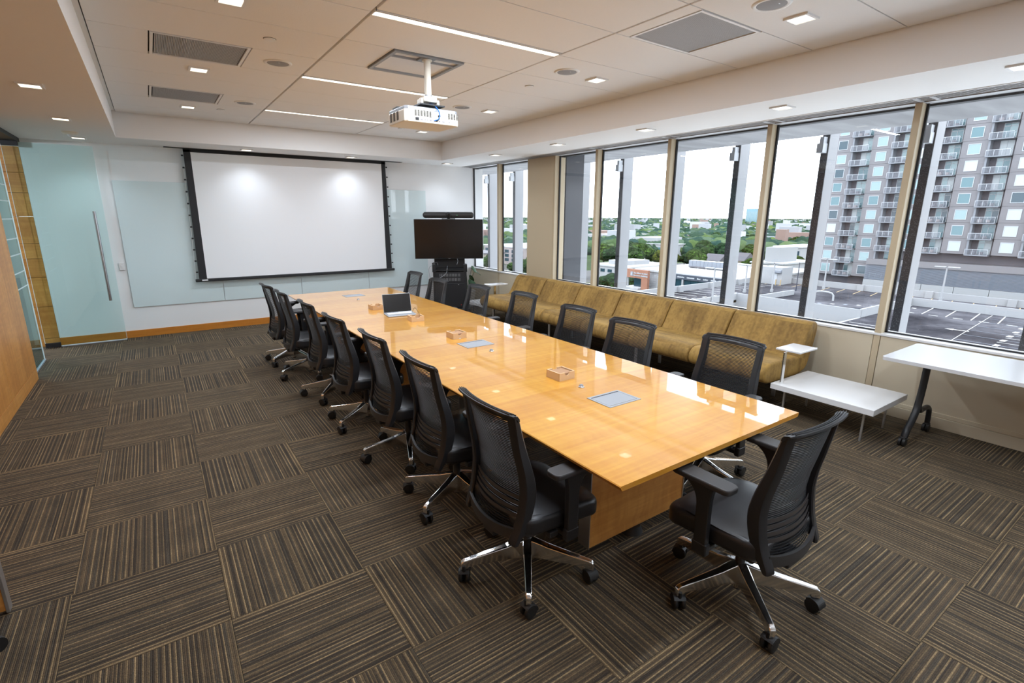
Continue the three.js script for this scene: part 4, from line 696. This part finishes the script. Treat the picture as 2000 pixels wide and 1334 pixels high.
{ // apartment tower
  const TX = 131, FH = 3.03, SL = 0.84, P = 7.76, W0 = -58.2;
  const t = thing('apartment_tower', 'grey apartment tower with stacked balconies and white framed windows', 'building', [TX, GY, -40]);
  const B = (x0, x1, y0, y1, z0, z1) => bx(x0, x1, y0 - GY, y1 - GY, z0 + 40, z1 + 40);
  mesh('core', B(2.2, 22, GY, 40, -59.6, 0), X.recess, t);
  const r = rng(77), glass = [X.g1, X.g2, X.g2, X.g1, X.g4, X.g3, X.g2];
  const shared = {};
  const inst = (key, make, mat, name, par, y, z) => { const g = (shared[key] ??= (() => { const q = geo(make()); q.userData.done = true; return q; })()); const m = new THREE.Mesh(g, mat); m.name = name; m.position.set(0, y - GY, z + 40); par.add(m); return m; };
  for (let f = -4; f <= 11; f++) {
    const y = SL + f * FH;
    for (let c = 0; c < 7; c++) {
      const z = W0 + c * P; const podium = z > -49 && f < -2;
      if (podium) continue;
      const left = c === 0 ? -59.6 : z - 1.0;
      // solid bay with window
      inst('wp' + (c ? 1 : 0), () => [bx(0, 2.2, 0.02, FH - 0.02, left - z, 2.95 - 0.03)], X.facade, 'wall_panel', t, y, z);
      const w = inst('wf', () => [bx(-0.08, 0.02, 0.55, 2.5, 0, 0.1), bx(-0.08, 0.02, 0.55, 2.5, 1.85, 1.95), bx(-0.08, 0.02, 0.55, 0.65, 0.1, 1.85), bx(-0.08, 0.02, 2.4, 2.5, 0.1, 1.85)], X.frame, 'window', t, y, z);
      const gm = glass[Math.floor(r() * 7)]; const pane = new THREE.Mesh((shared.pn ??= (() => { const q = geo([bx(-0.03, 0.01, 0.65, 2.4, 0.1, 1.85)]); q.userData.done = true; return q; })()), gm); pane.name = 'pane'; w.add(pane);
      // balcony bay
      const zb = z + 2.95;
      inst('bs', () => [bx(-0.9, 2.2, -0.18, 0.02, 0, 3.5)], X.slab, 'balcony_slab', t, y, zb);
      inst('bc', () => [bx(-0.3, 2.2, 0.02, FH - 0.18, 0, 0.3)], X.slab, 'side_pier', t, y, zb);
      inst('bb', () => [bx(1.6, 2.2, 0.02, FH - 0.18, 0.3, 3.5)], X.recess, 'recessed_wall', t, y, zb);
      const d = inst('df', () => [bx(1.5, 1.62, 0.05, 2.75, 1.3, 1.4), bx(1.5, 1.62, 0.05, 2.75, 2.25, 2.33), bx(1.5, 1.62, 0.05, 2.75, 3.2, 3.3), bx(1.5, 1.62, 2.2, 2.3, 1.4, 3.2), bx(1.5, 1.62, 2.68, 2.78, 1.3, 3.3)], X.frame, 'balcony_door', t, y, zb);
      for (const k of [0, 1]) { const p2 = new THREE.Mesh((shared['dp' + k] ??= (() => { const q = geo([bx(1.54, 1.6, 0.05, 2.68, k ? 2.33 : 1.4, k ? 3.2 : 2.25)]); q.userData.done = true; return q; })()), glass[Math.floor(r() * 7)]); p2.name = 'pane'; d.add(p2); }
      const ra = inst('br', () => [bx(-0.9, -0.84, 1.02, 1.10, 0, 3.5), bx(-0.9, -0.84, 0.02, 1.02, 0, 0.06), bx(-0.9, -0.84, 0.02, 1.02, 1.15, 1.2), bx(-0.9, -0.84, 0.02, 1.02, 2.3, 2.35), bx(-0.9, -0.84, 0.02, 1.02, 3.44, 3.5), bx(-0.9, 0, 1.02, 1.1, 3.44, 3.5)], X.frame, 'railing', t, y, zb);
      const rp = new THREE.Mesh((shared.rp ??= (() => { const q = []; for (let k = 0; k < 30; k++) q.push(bx(-0.88, -0.86, 0.08, 1.0, 0.1 + k * 0.112, 0.14 + k * 0.112)); const u = geo(q); u.userData.done = true; return u; })()), X.rail); rp.name = 'baluster'; rp.userData.kind = 'stuff'; ra.add(rp);
      if (r() < 0.5) inst('fu' + (f % 2), () => [rb(0.2, 0.8, 0.05, 0.7, 0.6, 1.3, 0.1), rb(0.2, 0.8, 0.05, 0.6, 1.9, 2.5, 0.1)], r() < 0.3 ? X.pinkish : X.recess, 'balcony_furniture', t, y, zb);
    }
    // corner balconies seen in profile at the left edge
    inst('cb', () => [bx(3.5, 7.5, -0.16, 0.02, -61.9 + 59.6, 0)], X.slab, 'corner_balcony', t, y, -59.6); inst('cr', () => [bx(3.5, 3.56, 1.0, 1.08, -2.3, 0), bx(3.5, 3.56, 0, 1.0, -2.3, -2.24), bx(3.5, 3.56, 0, 1.0, -1.2, -1.15), bx(7.4, 7.46, 1.0, 1.08, -2.3, 0)], X.frame, 'railing', t, y, -59.6);
  }
  mesh('podium_band', B(-1.2, 2.2, -8.3, -7.1, -48.4, 0), X.facade, t); mesh('podium_wall', B(-0.6, 2.2, GY, -8.3, -48.4, 0), X.recess, t);
  for (let k = 0; k < 22; k++) mesh('louver_blade', B(-1.0, -0.85, -8.42 - k * 0.15, -8.34 - k * 0.15, -48.4, 0), X.louver, t);
  for (let k = 0; k < 9; k++) mesh('base_panel', B(-1.2, -0.6, -13.1, -11.65, -48.4 + k * 5.38, -48.4 + k * 5.38 + 5.3), X.white, t);
  mesh('base_wall', B(-0.3, 2.2, GY, -13.3, -59.6, 0), X.navy, t);
}
{ // museum-like low building with brick corner and sign
  const t = thing('brick_corner_building', 'low white roofed building with brick corner sign and dark lettered fascia', 'building', [103, GY, -78]);
  const B = (x0, x1, y0, y1, z0, z1) => bx(x0 - 103, x1 - 103, y0 - GY, y1 - GY, z0 + 78, z1 + 78);
  mesh('body', B(104, 140, GY, -11.9, -90, -62.6), X.conc, t); mesh('roof', B(103.6, 141, -11.95, -11.5, -92, -62.4), X.roof, t);
  mesh('fascia', B(103, 103.6, -12.9, -11.75, -80.5, -62.6), X.navy, t);
  for (let k = 0; k < 8; k++) mesh('window_pane', B(103.4, 103.9, -16.4, -12.9, -80.5 + k * 2.05, -80.5 + k * 2.05 + 1.95), X.g3, t);
  for (const z of [-84, -80.6, -76.6, -66]) mesh('column', B(103, 103.5, GY, -12.9, z, z + 0.4), X.white, t);
  mesh('brick_panel', B(100.6, 101.4, -13.6, -11.45, -92.2, -85.0), X.brick, t); mesh('brick_pier', B(100.6, 101.4, GY, -13.6, -87.0, -85.0), X.brick, t);
  mesh('terrace', B(99.5, 104, -17.2, -16.0, -92.6, -87), X.conc, t); mesh('window_pane', B(102.5, 103, -16, -13.6, -91, -87), X.g3, t); mesh('window_pane', B(102.5, 103, -21, -17.3, -90.5, -87), X.g3, t); mesh('column', B(101, 101.4, GY, -13.6, -92.1, -91.8), X.white, t);
  const font = await new FontLoader().loadAsync('fonts/droid/droid_sans_bold.typeface.json');
  const txt = (s, size, x, y, z, m, n) => { const g = new TextGeometry(s, { font, size, depth: 0.08, curveSegments: 3 }); const q = mesh(n, g, m, t); q.rotation.y = -Math.PI / 2; q.position.set(x - 103, y - GY, z + 78); return q; };
  mesh('logo_plate', B(100.5, 100.6, -13.15, -12.05, -90.6, -89.8), X.louver, t); mesh('logo_mark', [B(100.42, 100.5, -13.0, -12.2, -90.45, -90.3), B(100.42, 100.5, -13.0, -12.2, -90.1, -89.95), B(100.42, 100.5, -12.7, -12.5, -90.3, -90.1)], X.frame, t);
  txt('The Albert & Ethel', 0.38, 100.55, -12.5, -89.6, X.frame, 'sign_lettering'); txt('Herzstein Building', 0.38, 100.55, -13.1, -89.6, X.frame, 'sign_lettering');
  const r = rng(9), bars_ = []; let z = -79.8; while (z < -64.5) { const n = 5 + Math.floor(r() * 7); for (let i = 0; i < n; i++) { const h = 0.22 + r() * 0.16; bars_.push(B(102.93, 103, -12.5, -12.5 + h, z, z + 0.13)); z += 0.19; } z += 0.7; }
  mesh('fascia_lettering', bars_, X.frame, t).userData.kind = 'stuff';
  const ac = thing('rooftop_unit', 'pale blue louvered air handling unit on the white roof', 'air unit', [118, -11.5, -80]);
  for (let k = 0; k < 9; k++) mesh('louver_panel', bx(-1, 1, 0.5, 2.0, -5.2 + k * 1.17, -5.2 + k * 1.17 + 1.12), X.rail, ac); mesh('skid', [bx(-1, 1, 0.2, 0.5, -5.2, 5.3)], X.recess, ac); for (let k = 0; k < 5; k++) mesh('support', bx(-0.9, 0.9, 0, 0.2, -5 + k * 2.5, -4.7 + k * 2.5), X.white, ac);
}
function block(label, x0, x1, y1, z0, z1, wall, roof, rows, cols, gm, opts = {}) {
  const t = thing(opts.name ?? 'low_building', label, 'building', [x0, GY, (z0 + z1) / 2]);
  const h = y1 - GY, w = z1 - z0;
  mesh('body', bx(0, x1 - x0, 0, h, -w / 2, w / 2), wall, t); mesh('roof', bx(-0.4, x1 - x0 + 0.4, h, h + 0.5, -w / 2 - 0.4, w / 2 + 0.4), roof, t);
  const ft = opts.from ?? 0.15, tp = opts.to ?? 0.9;
  for (let i = 0; i < rows; i++) for (let k = 0; k < cols; k++) { const y0 = h * (ft + (tp - ft) * (i + 0.15) / rows), ya = h * (ft + (tp - ft) * (i + 0.85) / rows), za = -w / 2 + w * (k + 0.22) / cols, zb = -w / 2 + w * (k + 0.78) / cols; mesh('window', bx(-0.15, 0.05, y0, ya, za, zb), gm, t); }
  if (opts.pent) mesh('penthouse', bx(4, (x1 - x0) * 0.7, h + 0.5, h + opts.pent, -w * 0.25, w * 0.2), X.white, t);
  return t;
}
block('white two storey building left of the brick corner building', 140, 165, -16.6, -146, -127, X.white, X.roof, 1, 5, X.g3, { from: 0.55, to: 0.85, pent: 2 });
block('wide white columned civic building with tall dark windows, left wing', 262, 300, -14.2, -300, -246, X.white, X.roof, 1, 18, X.g1, { from: 0.12, to: 0.75, pent: 3.2, name: 'civic_building' });
block('white civic building wing with paired windows behind the oaks', 250, 290, -14.6, -240, -196, X.white, X.roof, 2, 14, X.g1, { from: 0.1, to: 0.82, pent: 3.6, name: 'civic_building' });
block('pale tan flat roofed building outside the far corner window', 146, 180, -13.6, -236, -199, X.pinkish, X.roof, 3, 6, X.g3, {});
block('teal glazed office building outside the far corner window', 300, 340, -14, -455, -400, X.white, X.roof, 2, 24, X.g2, { from: 0.05, to: 0.8, pent: 7 });
block('cream house row beside the television edge', 120, 132, -15, -215, -196, X.tan, X.slate, 2, 5, X.g3, {});
block('distant blue glass tower standing on the horizon', 1500, 1540, 25, -903, -864, X.blueGlass, X.blueGlass, 1, 9, X.g2, { from: 0.02, to: 0.99, name: 'distant_tower' });
block('long white roofed warehouse left of the apartment tower', 250, 280, -12.4, -134, -121, X.white, X.roof, 2, 5, X.g3, {});
block('white church hall with small tower beside the apartment tower', 190, 215, -15.5, -110, -98, X.white, X.roof, 1, 4, X.g3, { pent: 6 });
function house(label, x, z, w, d, h, rh, wall, roof, group) {
  const t = thing('house', label, 'house', [x, GY, z], 0, group);
  mesh('walls', bx(-d / 2, d / 2, 0, h, -w / 2, w / 2), wall, t);
  mesh('roof', extr([[-d / 2 - 0.5, h - 0.1], [d / 2 + 0.5, h - 0.1], [0, h + rh]], w + 1, 0), roof, t);
  for (let k = 0; k < 3; k++) mesh('window', bx(-d / 2 - 0.1, -d / 2 + 0.1, h * 0.35, h * 0.75, -w / 2 + w * (k + 0.25) / 3, -w / 2 + w * (k + 0.75) / 3), X.g3, t);
}
house('slate roofed house among trees beyond the white roof', 232, -153, 9, 9, 2.6, 3, X.tan, X.slate); house('tall gabled house with slate roof, right of the fin', 225, -136, 9, 9, 4.2, 3.4, X.tan, X.slate); house('grey gabled house left of the tower base', 238, -119, 9, 9, 3.6, 2.4, X.white, X.slate); house('purple roofed long house before the white townhouses', 330, -205, 22, 12, 4.2, 3.4, X.pinkish, X.slate);
for (let k = 0; k < 9; k++) house(['leftmost white gabled townhouse in the distant row', 'second white townhouse in the distant row', 'third white townhouse in the distant row', 'fourth white townhouse in the distant row', 'middle white townhouse in the distant row', 'sixth white townhouse in the distant row', 'seventh white townhouse in the distant row', 'eighth white townhouse in the distant row', 'rightmost white townhouse in the distant row'][k], 420 + (k % 2) * 3, -316 + k * 4.9, 3.7, 8, 4.5 + (k % 3) * 0.7, 2, k === 3 || k === 5 ? X.pinkish : X.white, X.roof, 'distant white townhouses');
// trees
const crowns = [0, 1, 2].map((v) => {
  const r = rng(200 + v), gs = [];
  for (let k = 0; k < 9; k++) {
    const g = new THREE.IcosahedronGeometry(1, 3), p = g.attributes.position, R = 0.42 + r() * 0.28, a = r() * 6.28, d = k ? 0.25 + r() * 0.5 : 0, ox = Math.cos(a) * d, oz = Math.sin(a) * d, oy = 0.5 + r() * 0.5 - d * 0.25;
    for (let i = 0; i < p.count; i++) { const x = p.getX(i), y = p.getY(i), z = p.getZ(i); const n = 0.74 + 0.30 * fbm((x + 3) * 2.6 + y * 1.3, (z + 3) * 2.6 + y * 2.1, 40 + k + v * 20, 3) + 0.22 * fbm((x + 3) * 8 + y * 5, (z + 3) * 8, 60 + k, 2); p.setXYZ(i, x * n * R + ox, y * n * R * 0.85 + oy, z * n * R + oz); }
    g.computeVertexNormals(); gs.push(g);
  }
  const g = geo(gs); g.userData.done = true; { const uv = g.attributes.uv; for (let i = 0; i < uv.count; i++) uv.setXY(i, uv.getX(i) * 7, uv.getY(i) * 7); } return g;
});
{
  const trunkG = geo([cyl(0.05, 0.07, 0.8, 0, 0.3, 0, 7)]); trunkG.userData.done = true;
  const r = rng(31); let n = 0;
  const spots = [];
  // oaks behind the white building and the brick corner, then the grove beyond the white roof
  for (const [x, z, s, m] of [[172, -150, 8, 0], [178, -163, 8.5, 0], [185, -176, 8, 2], [190, -190, 8, 1], [200, -160, 7, 3], [196, -172, 8, 1], [205, -184, 8, 0], [215, -198, 8, 2], [168, -138, 6, 1], [160, -128, 5, 1], [112, -102, 5.5, 2], [118, -112, 6, 2], [108, -96, 4, 0], [135, -150, 5, 2], [150, -178, 6, 1], [132, -176, 6, 1], [122, -168, 6, 0], [118, -186, 6, 0],
    [210, -176, 4, 1], [212, -150, 6, 1], [205, -144, 5, 1], [216, -160, 5, 2], [238, -146, 5, 3], [240, -160, 5, 1], [248, -170, 6, 0], [256, -178, 7, 2], [262, -166, 7, 2], [268, -186, 7, 0], [275, -176, 7, 2], [282, -164, 7, 0], [290, -190, 7, 2], [296, -178, 7, 0], [300, -160, 7, 2], [262, -150, 6, 1], [230, -128, 5, 3], [252, -138, 6, 3], [240, -118, 6, 1], [225, -112, 6, 0], [215, -104, 6, 1], [205, -118, 5, 1], [262, -118, 6, 0], [275, -130, 7, 2], [290, -140, 7, 0], [300, -125, 6, 2], [180, -92, 4, 1], [190, -100, 5, 1], [310, -210, 7, 0], [330, -190, 7, 2], [340, -220, 8, 0], [352, -200, 7, 1], [360, -180, 8, 0], [345, -165, 7, 2], [330, -150, 7, 0], [350, -140, 8, 2], [320, -240, 8, 0], [330, -262, 8, 1], [350, -280, 8, 2], [300, -250, 7, 0], [380, -250, 8, 0], [395, -230, 8, 2], [370, -300, 8, 0], [390, -330, 9, 2]]) spots.push([x, z, s, m]);
  const words = ['near the white building', 'behind the brick corner building', 'in the grove beyond the white roof', 'left of the apartment tower', 'outside the far corner window', 'before the white townhouses'];
  const keep = [[140, 165, -146, -127], [262, 300, -300, -246], [250, 290, -240, -196], [146, 180, -236, -199], [120, 132, -215, -196], [250, 280, -134, -121], [190, 215, -110, -98], [98, 142, -94, -60], [227, 237, -158, -148], [220, 230, -141, -131], [240, 250, -131, -121], [323, 337, -217, -193], [414, 430, -320, -273]];
  for (const t of spots) t[2] *= 0.8;
  for (let it = 0; it < 300; it++) {
    for (let i = 0; i < spots.length; i++) {
      const a = spots[i];
      for (let j = i + 1; j < spots.length; j++) { const b = spots[j], dx = b[0] - a[0], dz = b[1] - a[1], d = Math.hypot(dx, dz) || 1, need = (a[2] + b[2]) * 1.02; if (d < need) { const p = (need - d) / 2 / d; a[0] -= dx * p; a[1] -= dz * p; b[0] += dx * p; b[1] += dz * p; } }
      for (const [x0, x1, z0, z1] of keep) { const m = a[2] * 1.05, ox = Math.min(a[0] - (x0 - m), x1 + m - a[0]), oz = Math.min(a[1] - (z0 - m), z1 + m - a[1]); if (ox > 0 && oz > 0) { if (ox < oz) a[0] += a[0] < (x0 + x1) / 2 ? -ox : ox; else a[1] += a[1] < (z0 + z1) / 2 ? -oz : oz; } }
    }
  }
  const seen = new Map(), nth = ['first', 'second', 'third', 'fourth', 'fifth', 'sixth', 'seventh', 'eighth', 'ninth', 'tenth', 'eleventh', 'twelfth', 'thirteenth'];
  spots.sort((a, b) => a[1] / a[0] - b[1] / b[0]);
  const clear = []; for (const t of spots) { const m = t[2] * 1.12; if (keep.some(([x0, x1, z0, z1]) => t[0] > x0 - m && t[0] < x1 + m && t[1] > z0 - m && t[1] < z1 + m)) continue; if (clear.some((b) => Math.hypot(b[0] - t[0], b[1] - t[1]) < (b[2] + t[2]) * 1.0)) continue; clear.push(t); }
  for (const [x, z, s, m] of clear) {
    const ratio = -z / x, w = ratio > 1.05 ? 4 : x > 310 ? 5 : x > 220 && ratio < 0.6 ? 3 : x > 220 ? 2 : ratio > 0.85 ? 0 : 1;
    const kind = (m === 3 ? 'yellow green leafy tree ' : m === 1 ? 'bright green leafy tree ' : m === 2 ? 'dark blue green leafy tree ' : 'green leafy tree ') + words[w];
    const k = seen.get(kind) ?? 0; seen.set(kind, k + 1);
    const t = thing('leafy_tree', kind + ', ' + nth[k] + ' from the left', 'tree', [x, GY, z], r() * 6, 'leafy trees below the windows');
    const h = s * (0.85 + r() * 0.3);
    const tr = new THREE.Mesh(trunkG, X.trunk); tr.name = 'trunk'; tr.scale.set(s, s, s); t.add(tr);
    const cr = new THREE.Mesh(crowns[n++ % 3], leafMats[m]); cr.name = 'crown'; cr.position.y = s * 0.35; cr.scale.set(s, h * 0.9, s); t.add(cr);
  }
  // the distant town: far trees and roofs no one could count
  const far = new THREE.IcosahedronGeometry(1, 2); { const p = far.attributes.position; for (let i = 0; i < p.count; i++) { const x = p.getX(i), y = p.getY(i), z = p.getZ(i), k = 0.72 + 0.5 * fbm((x + 3) * 3 + y, (z + 3) * 3 + y * 2, 300, 3); p.setXYZ(i, x * k, y * k * 0.7, z * k); } far.computeVertexNormals(); }
  const NT = 15000, ti = new THREE.InstancedMesh(prep(far), phy([1, 1, 1], 1, { specularIntensity: 0.1 }), NT); ti.name = 'distant_trees'; ti.userData = { kind: 'stuff', label: 'distant tree canopy reaching to the horizon', category: 'trees' };
  const NH = 3200, hi = new THREE.InstancedMesh(prep(new THREE.BoxGeometry(1, 1, 1).translate(0, 0.5, 0)), std([1, 1, 1], 0.9), NH); hi.name = 'distant_houses'; hi.userData = { kind: 'stuff', label: 'distant pale roofs and houses scattered to the horizon', category: 'houses' };
  const q = new THREE.Matrix4(), c = new THREE.Color(), e = new THREE.Quaternion(), up = new THREE.Vector3(0, 1, 0);
  for (let i = 0; i < NT; i++) { const d = 330 * Math.pow(15, Math.pow(r(), 1.25)), a = -0.12 - r() * 1.05, x = d * Math.cos(a), z = d * Math.sin(a), s = 3 + r() * 5; e.setFromAxisAngle(up, r() * 6); q.compose(new THREE.Vector3(x, GY + s * 0.55, z), e, new THREE.Vector3(s, s * (0.9 + r() * 0.4), s)); ti.setMatrixAt(i, q); const k = r(); ti.setColorAt(i, c.setRGB(0.012 + k * k * 0.055, 0.03 + k * k * 0.065, 0.018 + k * r() * 0.045)); }
  for (let i = 0; i < NH; i++) { const d = 360 * Math.pow(13, Math.pow(r(), 1.1)), a = -0.12 - r() * 1.05, x = d * Math.cos(a), z = d * Math.sin(a), s = 6 + r() * 11; e.setFromAxisAngle(up, r() * 0.4); q.compose(new THREE.Vector3(x, GY, z), e, new THREE.Vector3(s * 0.7, 3.5 + r() * 5 + (r() < 0.05 ? 8 : 0), s)); hi.setMatrixAt(i, q); const k = 0.4 + r() * 0.4; r() < 0.18 ? hi.setColorAt(i, c.setRGB(0.18, 0.12, 0.10)) : hi.setColorAt(i, c.setRGB(k * 0.46, k * 0.47, k * 0.50)); }
  scene.add(ti, hi);
}
for (const o of scene.children) o.traverse((q) => { if (q.isMesh) { q.castShadow = true; q.receiveShadow = true; } if (q.isSpotLight) { q.castShadow = true; } });
renderer.render(scene, camera);
